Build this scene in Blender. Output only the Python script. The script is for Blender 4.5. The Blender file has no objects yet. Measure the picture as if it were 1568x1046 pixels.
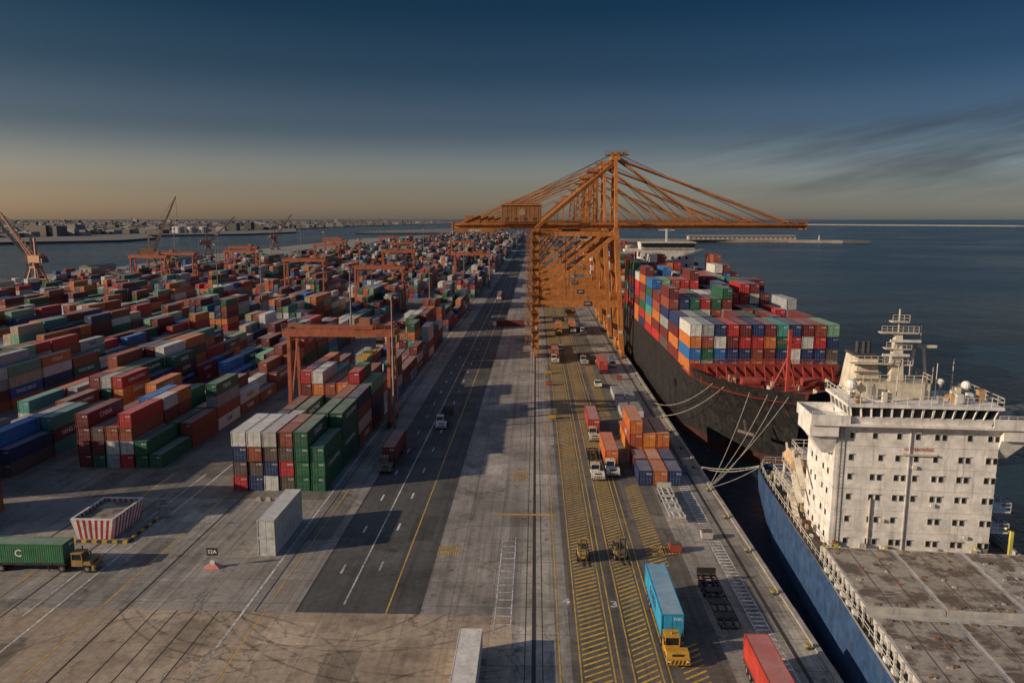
import bpy, math, random
from mathutils import Vector, Matrix
R = random.Random(11)
scene = bpy.context.scene
SUN_EL = math.radians(18.5); SUN_ROT = math.radians(-108)

# ---------------------------------------------------------------- node helper
class G:
    def __init__(s, name):
        s.mat = bpy.data.materials.new(name); s.mat.use_nodes = True
        s.nt = s.mat.node_tree; s.bsdf = s.nt.nodes['Principled BSDF']
        s._pos = None
    def new(s, t): return s.nt.nodes.new(t)
    def put(s, sock, val):
        if isinstance(val, bpy.types.NodeSocket): s.nt.links.new(val, sock)
        else:
            if sock.type == 'RGBA' and len(val) == 3: val = (*val, 1)
            sock.default_value = val
    def m(s, op, a, b=0.0, c=0.0, clamp=False):
        n = s.new('ShaderNodeMath'); n.operation = op; n.use_clamp = clamp
        s.put(n.inputs[0], a); s.put(n.inputs[1], b); s.put(n.inputs[2], c)
        return n.outputs[0]
    def pos(s):
        if not s._pos:
            s._pos = s.new('ShaderNodeNewGeometry').outputs['Position']
        return s._pos
    def xyz(s, v):
        n = s.new('ShaderNodeSeparateXYZ'); s.put(n.inputs[0], v); return n.outputs
    def vec(s, x, y, z=0.0):
        n = s.new('ShaderNodeCombineXYZ')
        for i, q in enumerate((x, y, z)): s.put(n.inputs[i], q)
        return n.outputs[0]
    def vmul(s, v, t):
        n = s.new('ShaderNodeVectorMath'); n.operation = 'MULTIPLY'
        s.put(n.inputs[0], v); n.inputs[1].default_value = t; return n.outputs[0]
    def noise(s, v, scale, detail=3, rough=.55):
        n = s.new('ShaderNodeTexNoise'); s.put(n.inputs['Vector'], v)
        n.inputs['Scale'].default_value = scale; n.inputs['Detail'].default_value = detail
        n.inputs['Roughness'].default_value = rough; return n.outputs[0]
    def white(s, v):
        n = s.new('ShaderNodeTexWhiteNoise'); s.put(n.inputs['Vector'], v); return n.outputs['Value']
    def mix(s, f, a, b, t='MIX'):
        n = s.new('ShaderNodeMix'); n.data_type = 'RGBA'; n.blend_type = t
        s.put(n.inputs[0], f); s.put(n.inputs[6], a); s.put(n.inputs[7], b); return n.outputs[2]
    def mr(s, v, a, b, c=0.0, d=1.0):
        n = s.new('ShaderNodeMapRange'); s.put(n.inputs[0], v)
        for i, q in enumerate((a, b, c, d)): n.inputs[i+1].default_value = q
        return n.outputs[0]
    def attr(s, name, out):
        n = s.new('ShaderNodeAttribute'); n.attribute_name = name; return n.outputs[out]
    def bump(s, h, strength, dist):
        n = s.new('ShaderNodeBump'); n.inputs['Strength'].default_value = strength
        n.inputs['Distance'].default_value = dist; s.put(n.inputs['Height'], h)
        s.put(s.bsdf.inputs['Normal'], n.outputs[0])
    def col(s, c): s.put(s.bsdf.inputs['Base Color'], c)
    def rough(s, r): s.put(s.bsdf.inputs['Roughness'], r)
    def scale(s, c, f):
        n = s.new('ShaderNodeVectorMath'); n.operation = 'SCALE'
        s.put(n.inputs[0], c); s.put(n.inputs['Scale'], f); return n.outputs[0]

# ---------------------------------------------------------------- materials
def mat_paint():
    g = G('weathered_paint'); p = g.pos()
    c = g.attr('Col', 'Color')
    n = g.noise(p, .7, 5, .65); c = g.scale(c, g.mr(n, .3, .7, .70, 1.2))
    st = g.noise(g.vmul(p, (1.8, 1.8, .14)), 1.0, 5, .72)
    c = g.mix(g.mr(st, .54, .72, 0, .5), c, (.12, .07, .04))
    g.col(c); g.rough(g.mr(n, .3, .7, .45, .75)); return g.mat
def mat_crane():
    g = G('rusty_crane_paint'); p = g.pos()
    c = g.attr('Col', 'Color')
    n = g.noise(p, .35, 7, .7); n2 = g.noise(p, 1.6, 5, .7); c = g.scale(c, g.mr(n, .3, .7, .62, 1.2))
    c = g.mix(g.mr(n2, .52, .66, 0, .6), c, (.16, .06, .025))
    st = g.noise(g.vmul(p, (1.2, 1.2, .10)), 1.0, 6, .72)
    c = g.mix(g.mr(st, .52, .68, 0, .65), c, (.075, .04, .025))
    g.col(c); g.rough(.7); return g.mat
def mat_deck():
    g = G('weathered_steel_deck'); p = g.pos(); c = g.attr('Col', 'Color')
    n = g.noise(p, .32, 8, .72); n2 = g.noise(p, 1.8, 6, .75); n3 = g.noise(g.vmul(p, (.25, 1.4, 1)), 1.0, 6, .7)
    c = g.scale(c, g.mr(n2, .25, .75, .6, 1.35))
    c = g.mix(g.mr(n, .46, .56, 0, .85), c, (.085, .06, .042))
    c = g.mix(g.mr(n3, .56, .64, 0, .7), c, (.38, .34, .29))
    c = g.mix(g.mr(g.noise(p, .7, 6, .7), .60, .68, 0, .7), c, (.17, .075, .035))
    g.col(c); g.rough(.75); g.bump(n2, .4, .04); return g.mat
def mat_cont():
    g = G('corrugated_container_paint'); p = g.pos()
    base = g.attr('Col', 'Color'); ct = g.attr('ct', 'Fac'); rnd = g.attr('rnd', 'Fac')
    uvn = g.new('ShaderNodeUVMap'); uvn.uv_map = 'UVMap'
    u, v, _ = g.xyz(uvn.outputs[0])
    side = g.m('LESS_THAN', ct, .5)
    end = g.m('COMPARE', ct, 1.0, .3); top = g.m('COMPARE', ct, 2.0, .3)
    ln = g.attr('len', 'Fac')
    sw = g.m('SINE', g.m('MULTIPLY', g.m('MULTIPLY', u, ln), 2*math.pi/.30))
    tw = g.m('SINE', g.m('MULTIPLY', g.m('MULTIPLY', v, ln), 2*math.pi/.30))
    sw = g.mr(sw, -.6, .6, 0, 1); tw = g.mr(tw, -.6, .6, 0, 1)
    rod = g.m('LESS_THAN', g.m('ABSOLUTE', g.m('SUBTRACT', g.m('FRACT', g.m('MULTIPLY', u, 4.0)), .5)), .07)
    rod = g.m('MULTIPLY', rod, end)
    seam = g.m('MULTIPLY', g.m('LESS_THAN', g.m('ABSOLUTE', g.m('SUBTRACT', u, .5)), .014), end)
    handle = g.m('MULTIPLY', g.m('MULTIPLY', g.m('LESS_THAN', g.m('ABSOLUTE', g.m('SUBTRACT', v, .42)), .02), end),
                 g.m('LESS_THAN', g.m('ABSOLUTE', g.m('SUBTRACT', u, .5)), .38))
    n = g.noise(p, .9, 5, .65)
    c = g.scale(base, g.mr(n, .3, .7, .75, 1.25))
    c = g.scale(c, g.m('SUBTRACT', 1.0, g.m('MULTIPLY', g.m('MULTIPLY', side, g.m('SUBTRACT', 1.0, sw)), .25)))  # occlusion shade of the side corrugation valleys, painted into the colour
    rr = g.mix(.35, base, (.32, .30, .28))
    c = g.mix(g.m('MULTIPLY', rod, .8), c, rr)
    c = g.mix(g.m('MULTIPLY', handle, .6), c, rr)
    c = g.mix(g.m('MULTIPLY', seam, .8), c, (.01, .01, .01))
    lab = g.m('MULTIPLY', g.m('MULTIPLY', end, g.m('GREATER_THAN', u, .56)),
              g.m('MULTIPLY', g.m('GREATER_THAN', v, .74), g.m('LESS_THAN', v, .88)))
    cell = g.vec(g.m('FLOOR', g.m('MULTIPLY', u, 26.0)), g.m('FLOOR', g.m('MULTIPLY', v, 22.0)), rnd)
    lab = g.m('MULTIPLY', lab, g.m('GREATER_THAN', g.white(cell), .45))
    c = g.mix(g.m('MULTIPLY', lab, .75), c, (.6, .6, .58))
    dn = g.noise(p, .35, 6, .7)
    dust = g.m('MULTIPLY', g.mr(dn, .3, .7, .18, .5), g.mr(rnd, 0, 1, .45, 1.2))
    c = g.mix(g.m('MULTIPLY', top, dust), c, (.48, .43, .385))
    st = g.noise(g.vmul(p, (2.2, 2.2, .25)), 1.0, 6, .7)
    c = g.mix(g.mr(st, .57, .7, 0, .5), c, (.10, .05, .028))
    g.col(c); g.rough(g.mr(n, .3, .7, .42, .7))
    h = g.m('ADD', g.m('MULTIPLY', side, sw), g.m('ADD', g.m('MULTIPLY', top, g.m('MULTIPLY', tw, .5)), g.m('ADD', rod, handle)))
    g.bump(h, .8, .035); return g.mat
def mat_glass():
    g = G('dark_window_glass'); g.col((.015, .02, .025)); g.rough(.12); return g.mat
def ground(name, base, dx, dy, joint, streak, rings=False, slabvar=.12, warm=(.20, .15, .10)):
    g = G(name); p = g.pos(); x, y, z = g.xyz(p)
    fx = g.m('FLOOR', g.m('DIVIDE', x, dx)); fy = g.m('FLOOR', g.m('DIVIDE', y, dy))
    wv = g.white(g.vec(fx, fy))
    n1 = g.noise(p, .05, 6, .65); n2 = g.noise(p, 1.3, 5, .7); n3 = g.noise(p, .28, 5, .7)
    c = g.scale(base, g.mr(wv, 0, 1, 1-slabvar, 1+slabvar))
    c = g.scale(c, g.mr(n1, .3, .7, .64, 1.28))
    c = g.scale(c, g.mr(n2, .25, .75, .72, 1.24))
    c = g.mix(g.mr(n3, .50, .72, 0, .6), c, warm)
    n4 = g.noise(p, .11, 8, .72)
    c = g.scale(c, g.m('SUBTRACT', 1.0, g.mr(n4, .52, .61, 0, .32)))
    sn = g.noise(g.vmul(p, (.9, .018, 1)), 1.0, 5, .75)
    c = g.scale(c, g.m('SUBTRACT', 1.0, g.mr(sn, .48, .66, 0, streak)))
    so = g.noise(p, .42, 4, .6)
    c = g.scale(c, g.m('SUBTRACT', 1.0, g.mr(so, .62, .71, 0, .6)))
    for q, (px, py, th) in enumerate(((3.7, 9.3, .92), (6.1, 4.7, .95))):
        pw = g.white(g.vec(g.m('FLOOR', g.m('DIVIDE', x, px)), g.m('FLOOR', g.m('DIVIDE', y, py)), 3.0+q))
        c = g.scale(c, g.m('SUBTRACT', 1.0, g.m('MULTIPLY', g.m('GREATER_THAN', pw, th), .32 if q == 0 else -.25)))
    vo = g.new('ShaderNodeTexVoronoi'); vo.feature = 'DISTANCE_TO_EDGE'; vo.inputs['Scale'].default_value = .16
    wob = g.new('ShaderNodeVectorMath'); wob.operation = 'ADD'; g.put(wob.inputs[0], p)
    g.put(wob.inputs[1], g.vec(g.m('MULTIPLY', n3, 6.0), g.m('MULTIPLY', n4, 8.0), 0.0)); g.put(vo.inputs['Vector'], wob.outputs[0])
    crack = g.m('MULTIPLY', g.m('LESS_THAN', vo.outputs['Distance'], .012), g.mr(n1, .42, .55, 0, .45))
    c = g.scale(c, g.m('SUBTRACT', 1.0, crack))
    if joint > 0:
        jx = g.m('LESS_THAN', g.m('ABSOLUTE', g.m('SUBTRACT', g.m('FRACT', g.m('DIVIDE', x, dx)), .5)), .5-.05/dx)
        jy = g.m('LESS_THAN', g.m('ABSOLUTE', g.m('SUBTRACT', g.m('FRACT', g.m('DIVIDE', y, dy)), .5)), .5-.06/dy)
        j = g.m('SUBTRACT', 1.0, g.m('MULTIPLY', jx, jy))
        c = g.scale(c, g.m('SUBTRACT', 1.0, g.m('MULTIPLY', j, joint)))
    if rings:
        for (cx, cy, r) in [(-20, 101, 27), (-20, 101, 24.8), (-5, 55, 17), (-4, 54.6, 15.1), (-38, 60, 22), (-30, 96, 24), (-30.5, 96, 22),(-12,98,30),(-12,98,28.1)]:
            dd = g.m('SQRT', g.m('ADD', g.m('POWER', g.m('SUBTRACT', x, cx), 2.0), g.m('POWER', g.m('SUBTRACT', y, cy), 2.0)))
            k = g.m('LESS_THAN', g.m('ABSOLUTE', g.m('SUBTRACT', dd, r)), .17)
            k = g.m('MULTIPLY', k, g.mr(n3, .4, .55, 0, .38))
            c = g.scale(c, g.m('SUBTRACT', 1.0, k))
    g.col(c); g.rough(.82); g.bump(n2, .25, .03); return g.mat
def mat_line(name, col, under, lo=.62, hi=.84):
    g = G(name); p = g.pos()
    n = g.noise(p, 1.6, 6, .75); n2 = g.noise(p, .12, 3, .6)
    w = g.mr(g.m('ADD', n, g.m('MULTIPLY', n2, .5)), lo, hi, 0, .95)
    g.col(g.mix(w, col, under)); g.rough(.7); return g.mat
def mat_water():
    g = G('sea_water'); p = g.pos()
    a = g.noise(g.vmul(p, (1, .6, 1)), .07, 4, .65); b = g.noise(g.vmul(p, (1, .7, 1)), .45, 6, .7)
    h = g.m('ADD', g.m('MULTIPLY', a, 3.2), g.m('MULTIPLY', b, 1.3))
    big = g.noise(p, .004, 5, .65)
    g.col(g.mix(g.mr(big, .35, .65), (.004, .020, .042), (.010, .038, .065)))
    g.rough(g.mr(big, .3, .7, .12, .28)); g.bsdf.inputs['IOR'].default_value = 1.33
    g.bump(h, 1.0, 1.7); return g.mat
def mat_land(name, a, b, sc=.02):
    g = G(name); n = g.noise(g.pos(), sc, 7, .7); g.col(g.mix(g.mr(n, .35, .65), a, b)); g.rough(.9); return g.mat

PAINT, CONT, GLASS, DECK, CRANE = mat_paint(), mat_cont(), mat_glass(), mat_deck(), mat_crane()
CONC = ground('grey_concrete_slabs', (.275, .25, .222), 5.0, 6.0, .42, .40)
BROWN = ground('brown_concrete_apron', (.35, .275, .20), 5.0, 7.5, .30, .25, rings=True, slabvar=.08, warm=(.22,.15,.095))
ASPH = ground('worn_asphalt', (.075, .073, .071), 7.3, 40.0, .12, .34, slabvar=.06, warm=(.11, .098, .085))
LANE = ground('worn_lane_asphalt', (.125, .110, .092), 5.5, 18.0, .2, .45, slabvar=.10, warm=(.19, .15, .105))
LIGHTC = ground('light_concrete_strip', (.35, .315, .27), 3.0, 6.0, .5, .34)
YEL = mat_line('worn_yellow_paint', (.62, .37, .04), (.17, .135, .08), .66, .92)
WHT = mat_line('worn_white_paint', (.72, .70, .68), (.2, .19, .175))
DRK = mat_line('steel_rail_groove', (.02, .018, .016), (.05, .04, .035))
WATER = mat_water()

# ---------------------------------------------------------------- mesh builder
class MB:
    def __init__(s): s.v=[]; s.f=[]; s.c=[]; s.t=[]; s.r=[]; s.l=[]; s.uv=[]; s.m=[]; s.M=None
    def add(s, vs, fs, col, mat=0, t=3, r=0., uvs=None, ln=12.2):
        b = len(s.v)
        if s.M is not None: vs = [tuple(s.M @ Vector(q)) for q in vs]
        s.v.extend(vs)
        for i, f in enumerate(fs):
            s.f.append([b+k for k in f]); s.c.append(col); s.t.append(t); s.r.append(r); s.l.append(ln); s.m.append(mat)
            s.uv.extend(uvs if uvs else [(0., 0.)]*len(f))
    def box(s, x0, x1, y0, y1, z0, z1, col, mat=0):
        v = [(x0,y0,z0),(x1,y0,z0),(x1,y1,z0),(x0,y1,z0),(x0,y0,z1),(x1,y0,z1),(x1,y1,z1),(x0,y1,z1)]
        s.add(v, [(0,3,2,1),(4,5,6,7),(0,1,5,4),(1,2,6,5),(2,3,7,6),(3,0,4,7)], col, mat)
    def frus(s, x0, x1, y0, y1, z0, X0, X1, Y0, Y1, z1, col, mat=0):
        v = [(x0,y0,z0),(x1,y0,z0),(x1,y1,z0),(x0,y1,z0),(X0,Y0,z1),(X1,Y0,z1),(X1,Y1,z1),(X0,Y1,z1)]
        s.add(v, [(0,3,2,1),(4,5,6,7),(0,1,5,4),(1,2,6,5),(2,3,7,6),(3,0,4,7)], col, mat)
    def beam(s, p, q, w, h, col, mat=0):
        p, q = Vector(p), Vector(q); d = (q-p)
        if d.length < 1e-6: return
        d.normalize(); up = Vector((0,0,1)) if abs(d.z) < .95 else Vector((0,1,0))
        a = d.cross(up).normalized(); b = a.cross(d).normalized()
        a *= w/2; b *= h/2
        v = [tuple(k) for k in (p-a-b, p+a-b, p+a+b, p-a+b, q-a-b, q+a-b, q+a+b, q-a+b)]
        s.add(v, [(0,3,2,1),(4,5,6,7),(0,1,5,4),(1,2,6,5),(2,3,7,6),(3,0,4,7)], col, mat)
    def cyl(s, p, q, r, col, n=10, r2=None, mat=0):
        p, q = Vector(p), Vector(q); d = (q-p).normalized()
        up = Vector((0,0,1)) if abs(d.z) < .95 else Vector((0,1,0))
        a = d.cross(up).normalized(); b = a.cross(d).normalized(); r2 = r if r2 is None else r2
        v = []
        for i in range(n):
            t = 2*math.pi*i/n; o = a*math.cos(t)+b*math.sin(t)
            v.append(tuple(p+o*r)); v.append(tuple(q+o*r2))
        f = [(2*i, 2*i+1, (2*i+3) % (2*n), (2*i+2) % (2*n)) for i in range(n)]
        f += [tuple(2*i for i in range(n)), tuple(2*i+1 for i in reversed(range(n)))]
        s.add(v, f, col, mat)
    def quad(s, a, b, c, d, col, mat=0): s.add([a, b, c, d], [(0,1,2,3)], col, mat)
    def rail(s, pts, h=1.1, step=2.0, col=(.6,.58,.55), th=.06):
        for a, b in zip(pts[:-1], pts[1:]):
            a, b = Vector(a), Vector(b); L = (b-a).length; n = max(1, int(L/step))
            for i in range(n+1):
                p = a.lerp(b, i/n); s.beam(p, p+Vector((0,0,h)), th, th, col)
            for k in (.55, 1.0):
                s.beam(a+Vector((0,0,h*k)), b+Vector((0,0,h*k)), th, th, col)
    def rope(s, a, b, sag, r, col, n=10):
        a, b = Vector(a), Vector(b); pr = a
        for i in range(1, n+1):
            t = i/n; p = a.lerp(b, t) - Vector((0,0,sag*4*t*(1-t))); s.cyl(pr, p, r, col, 5); pr = p
    def obj(s, name, mats=None, smooth=False):
        me = bpy.data.meshes.new(name); me.from_pydata(s.v, [], s.f)
        for m in (mats or [PAINT, CONT, GLASS, DECK]): me.materials.append(m)
        me.polygons.foreach_set('material_index', s.m)
        a = me.attributes.new('Col', 'FLOAT_COLOR', 'FACE')
        a.data.foreach_set('color', [q for c in s.c for q in (c[0], c[1], c[2], 1.)])
        for nm, dat in (('ct', s.t), ('rnd', s.r), ('len', s.l)):
            a = me.attributes.new(nm, 'FLOAT', 'FACE'); a.data.foreach_set('value', [float(q) for q in dat])
        ul = me.uv_layers.new(name='UVMap'); ul.data.foreach_set('uv', [q for t in s.uv for q in t])
        me.update(); o = bpy.data.objects.new(name, me); scene.collection.objects.link(o); return o

TXT = {}
def text_mesh(word, bold=True):
    if word in TXT: return TXT[word]
    cu = bpy.data.curves.new('t', 'FONT'); cu.body = word; cu.align_x = 'CENTER'; cu.align_y = 'CENTER'; cu.resolution_u = 2
    if bold: cu.offset = .02
    o = bpy.data.objects.new('t', cu); scene.collection.objects.link(o)
    dg = bpy.context.evaluated_depsgraph_get(); me = o.evaluated_get(dg).to_mesh()
    vs = [tuple(v.co) for v in me.vertices]; fs = [tuple(p.vertices) for p in me.polygons]
    w = max(v[0] for v in vs)-min(v[0] for v in vs)
    o.evaluated_get(dg).to_mesh_clear(); bpy.data.objects.remove(o); bpy.data.curves.remove(cu)
    TXT[word] = (vs, fs, w); return TXT[word]
def text(mb, word, origin, ux, uy, width, hmax, col):
    vs, fs, w = text_mesh(word); k = min(width/w, hmax/.75)
    o, ux, uy = Vector(origin), Vector(ux), Vector(uy)
    mb.add([tuple(o+ux*v[0]*k+uy*v[1]*k) for v in vs], fs, col, 0)

# containers ---------------------------------------------------------------
PAL = [((.145,.024,.024),18),((.25,.062,.036),13),((.50,.155,.04),11),((.42,.028,.03),8),((.014,.105,.055),12),
       ((.05,.25,.22),6),((.014,.034,.11),10),((.02,.13,.36),6),((.58,.57,.54),13),((.30,.32,.33),8),((.10,.07,.06),4),
       ((.17,.34,.22),3),((.44,.36,.26),4)]
PC = [p[0] for p in PAL]; PW = [p[1] for p in PAL]
MAROON,BRICK,ORANGE,RED,GREEN,TEAL,NAVY,BLUE,WHITE,GREY,DKBR = PC[:11]
def rc():
    c = R.choices(PC, PW)[0]; k = R.uniform(.8, 1.2); return (c[0]*k, c[1]*k, c[2]*k)
CW, CH = 2.44, 2.59
def panel(mb, o, du, dv, nv, w, h, ct, col, r, ln, iu=.13, iv=.13, dep=.045):
    o, du, dv, nv = Vector(o), Vector(du), Vector(dv), Vector(nv)
    P = lambda a, b, d=0: tuple(o+du*a+dv*b-nv*d)
    out = [P(0,0),P(w,0),P(w,h),P(0,h)]; inn = [P(iu,iv),P(w-iu,iv),P(w-iu,h-iv),P(iu,h-iv)]
    rec = [P(iu,iv,dep),P(w-iu,iv,dep),P(w-iu,h-iv,dep),P(iu,h-iv,dep)]
    vs = out+inn+rec
    fs = [(0,1,5,4),(1,2,6,5),(2,3,7,6),(3,0,4,7),(4,5,9,8),(5,6,10,9),(6,7,11,10),(7,4,8,11)]
    fc = tuple(q*.85 for q in col)
    mb.add(vs, fs, fc, 1, 3, r)
    mb.add(rec, [(0,1,2,3)], col, 1, ct, r, [(0,0),(1,0),(1,1),(0,1)], ln)
def cont(mb, x, y, z, L, col, det=False, word=None, wleft=None, full=False):
    r = R.random(); W, H = CW, CH
    if det:
        panel(mb, (x,y,z), (1,0,0), (0,0,1), (0,-1,0), W, H, 1, col, r, L)
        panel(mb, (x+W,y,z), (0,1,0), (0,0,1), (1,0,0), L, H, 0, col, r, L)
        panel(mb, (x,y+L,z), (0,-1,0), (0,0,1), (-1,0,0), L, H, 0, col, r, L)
        panel(mb, (x+W,y+L,z), (-1,0,0), (0,0,1), (0,1,0), W, H, 1, col, r, L)
        panel(mb, (x,y,z+H), (1,0,0), (0,1,0), (0,0,1), W, L, 2, col, r, L, .1, .1, .02)
        mb.add([(x,y,z),(x+W,y,z),(x+W,y+L,z),(x,y+L,z)], [(3,2,1,0)], col, 1)
        tc = (.7,.7,.68) if sum(col) < .8 else (.03,.06,.2)
        if word: text(mb, word, (x+W-.02, y+L*R.uniform(.45,.55), z+H*.5), (0,1,0), (0,0,1), L*.62, 1.0, tc)
        if wleft: text(mb, wleft, (x+.02, y+L*.5, z+H*.5), (0,-1,0), (0,0,1), L*.62, 1.05, tc)
    else:
        uv = [(0,0),(1,0),(1,1),(0,1)]
        X, Y, Z = x+W, y+L, z+H
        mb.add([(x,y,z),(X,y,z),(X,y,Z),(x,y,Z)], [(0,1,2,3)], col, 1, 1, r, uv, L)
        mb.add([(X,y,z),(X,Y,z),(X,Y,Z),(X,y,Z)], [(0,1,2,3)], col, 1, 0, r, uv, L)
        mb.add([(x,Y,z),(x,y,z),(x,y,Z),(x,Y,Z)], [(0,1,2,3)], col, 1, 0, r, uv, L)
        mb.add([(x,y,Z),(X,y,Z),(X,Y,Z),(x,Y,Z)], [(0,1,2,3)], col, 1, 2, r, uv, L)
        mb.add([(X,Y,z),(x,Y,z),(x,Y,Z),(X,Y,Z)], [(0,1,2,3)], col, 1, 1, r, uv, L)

# ---------------------------------------------------------------- terrain
def sheet(name, poly, z, mat):
    me = bpy.data.meshes.new(name); me.from_pydata([(p[0], p[1], z) for p in poly], [], [tuple(range(len(poly)))])
    me.materials.append(mat); o = bpy.data.objects.new(name, me); scene.collection.objects.link(o); return o
def rect(x0, x1, y0, y1): return [(x0,y0),(x1,y0),(x1,y1),(x0,y1)]
def slab(name, poly, z0, z1, mat):
    n = len(poly); v = [(p[0],p[1],z1) for p in poly]+[(p[0],p[1],z0) for p in poly]
    f = [tuple(range(n))]+[(i, i+n, (i+1) % n+n, (i+1) % n) for i in range(n)]
    me = bpy.data.meshes.new(name); me.from_pydata(v, [], f); me.materials.append(mat)
    o = bpy.data.objects.new(name, me); scene.collection.objects.link(o); return o
sheet('sea_water', rect(-60000, 60000, -3000, 90000), -3.2, WATER)
QX = 31.0
slab('terminal_ground', [(QX,-200),(QX,1750),(60,1800),(50,2300),(-260,2350),(-420,1800),(-430,1000),(-405,700),(-418,690),(-415,600),(-385,590),(-380,500),(-470,480),(-520,300),(-600,-200)], -8, 0, CONC)
sheet('container_yard_ground', rect(-290, -35.2, 118, 2250), .004, ground('yard_concrete', (.16,.145,.128), 6, 12, .3, .35))
sheet('brown_apron_ground', rect(-120, -2.4, -100, 82), .008, BROWN)
sheet('terminal_road', rect(-28.2, -13.5, 82, 1700), .008, ASPH)
sheet('truck_lane_road', rect(4.0, 20.5, -100, 1700), .008, LANE)
sheet('crane_rail_strip_ground', rect(-1.6, 2.4, -100, 1700), .008, LIGHTC)
sheet('quay_edge_ground', rect(28.8, 30.2, -100, 1700), .008, LIGHTC)

mb = MB()
def strip(x0, x1, y0, y1, z=.016): mb.quad((x0,y0,z),(x1,y0,z),(x1,y1,z),(x0,y1,z),(0,0,0))
for x in (2.75, 9.0, 14.0, 4.9, 8.3, 10.3, 13.2): strip(x-.08, x+.08, 55, 700)
strip(-17.6, -17.42, 82, 700); strip(-32.1, -31.95, 55, 400); strip(-52.1, -51.9, 55, 118); strip(-66.1, -65.9, 55, 130)
for (x0, x1, ya, yb) in ((5.2,8.0,55,420),(10.6,12.9,55,420),(15.4,17.9,60,76),(15.6,18.2,94,126),(15.6,18,170,250)):
    y = ya
    while y < yb:
        mb.quad((x0,y,.016),(x1,y+1.6,.016),(x1,y+1.92,.016),(x0,y+.32,.016),(0,0,0)); y += 1.0
mb.quad((-6,112.4,.02),(3,112.4,.02),(3,113.0,.02),(-6,113.0,.02),(0,0,0))
for k in range(9): strip(-13.5+k*.35, -13.3+k*.35, 98, 101)
for k in range(9): strip(16.5+k*.45, 16.75+k*.45, 99, 101.5)
for k in range(9): strip(-3.8+k*.3, -3.65+k*.3, 128, 134)
mb.obj('yellow_road_marking', [YEL])
mb = MB()
strip(-23.1, -22.9, 84, 700); strip(-34.65, -34.4, 55, 400); strip(-57.6, -57.35, 55, 400); strip(-60.2,-60.0, 80,130)
y = 92
while y < 620:
    strip(-25.6, -25.3, y, y+2.6); strip(-20.7, -20.4, y+1, y+3.6); y += 13
y = 78
while y < 104: strip(-4.6, -2.7, y, y+.18); y += 1.9
strip(-4.65, -4.5, 78, 104); strip(-2.75, -2.6, 78, 104)
y = 72
while y < 240: strip(25.3, 26.7, y, y+.35); y += .95
strip(25.1, 25.25, 60, 400); strip(26.75, 26.9, 60, 400)
for wd, x, y in (('4', 6.6-2.7, 85.5), ('3', 9.7, 85.0)):
    text(mb, wd, (x, y, .02), (1,0,0), (0,1,0), 2, 1.6, (0,0,0))
mb.obj('white_road_marking', [WHT])
mb = MB()
for x in (0., 28.): strip(x-.22, x+.22, -90, 1700, .018)
for x in (-.95,.95): strip(x-.05, x+.05, -90, 1700, .018)
for x in (-28.3,-37.5,-40,-42.5,-45,-33.2): strip(x-.07, x+.07, 55 if x<-36 else 82, 82 if x<-36 else 600, .018)
for x in (-49.,-62.5,-71): strip(x-.12, x+.12, 55, 120, .018)
mb.obj('crane_rail_track', [DRK])

mb = MB()
mb.box(30.45, 31.05, -100, 1700, 0.0, .28, (.33,.30,.26)); mb.obj('quay_kerb')
mb = MB(); y = 64
while y < 420:
    mb.cyl((29.7,y,0), (29.7,y,.45), .22, (.05,.05,.05)); mb.cyl((29.7,y,.45),(29.7,y,.65), .36, (.3,.24,.05)); y += 12
mb.obj('mooring_bollard')
mb = MB(); y = 60
while y < 400: mb.box(31.06, 31.7, y, y+1.6, -2.6, -.4, (.02,.02,.02)); y += 12
mb.obj('quay_fender')
mb = MB()
for (x,y) in ((24.2,131),(26.5,133),(24.0,158),(19.2,163),(23.6,214),(18.6,224),(3.2,206),(3.4,222),(24.5,246),(24.4,104),(19,99.5),(3.3,170)):
    c = R.choice(((.5,.3,.05),(.4,.07,.04),(.5,.49,.46),(.08,.2,.4)))
    mb.frus(x,x+1.5,y,y+1.1,.15,x-.12,x+1.62,y-.12,y+1.22,1.05,c); mb.box(x+.05,x+1.45,y+.05,y+1.05,1.052,1.3,(.1,.08,.07))
    for a in (.1,1.25): mb.box(x+a,x+a+.15,y+.1,y+1.0,.012,.15,(.1,.1,.1))
mb.obj('lashing_gear_bin')

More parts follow.
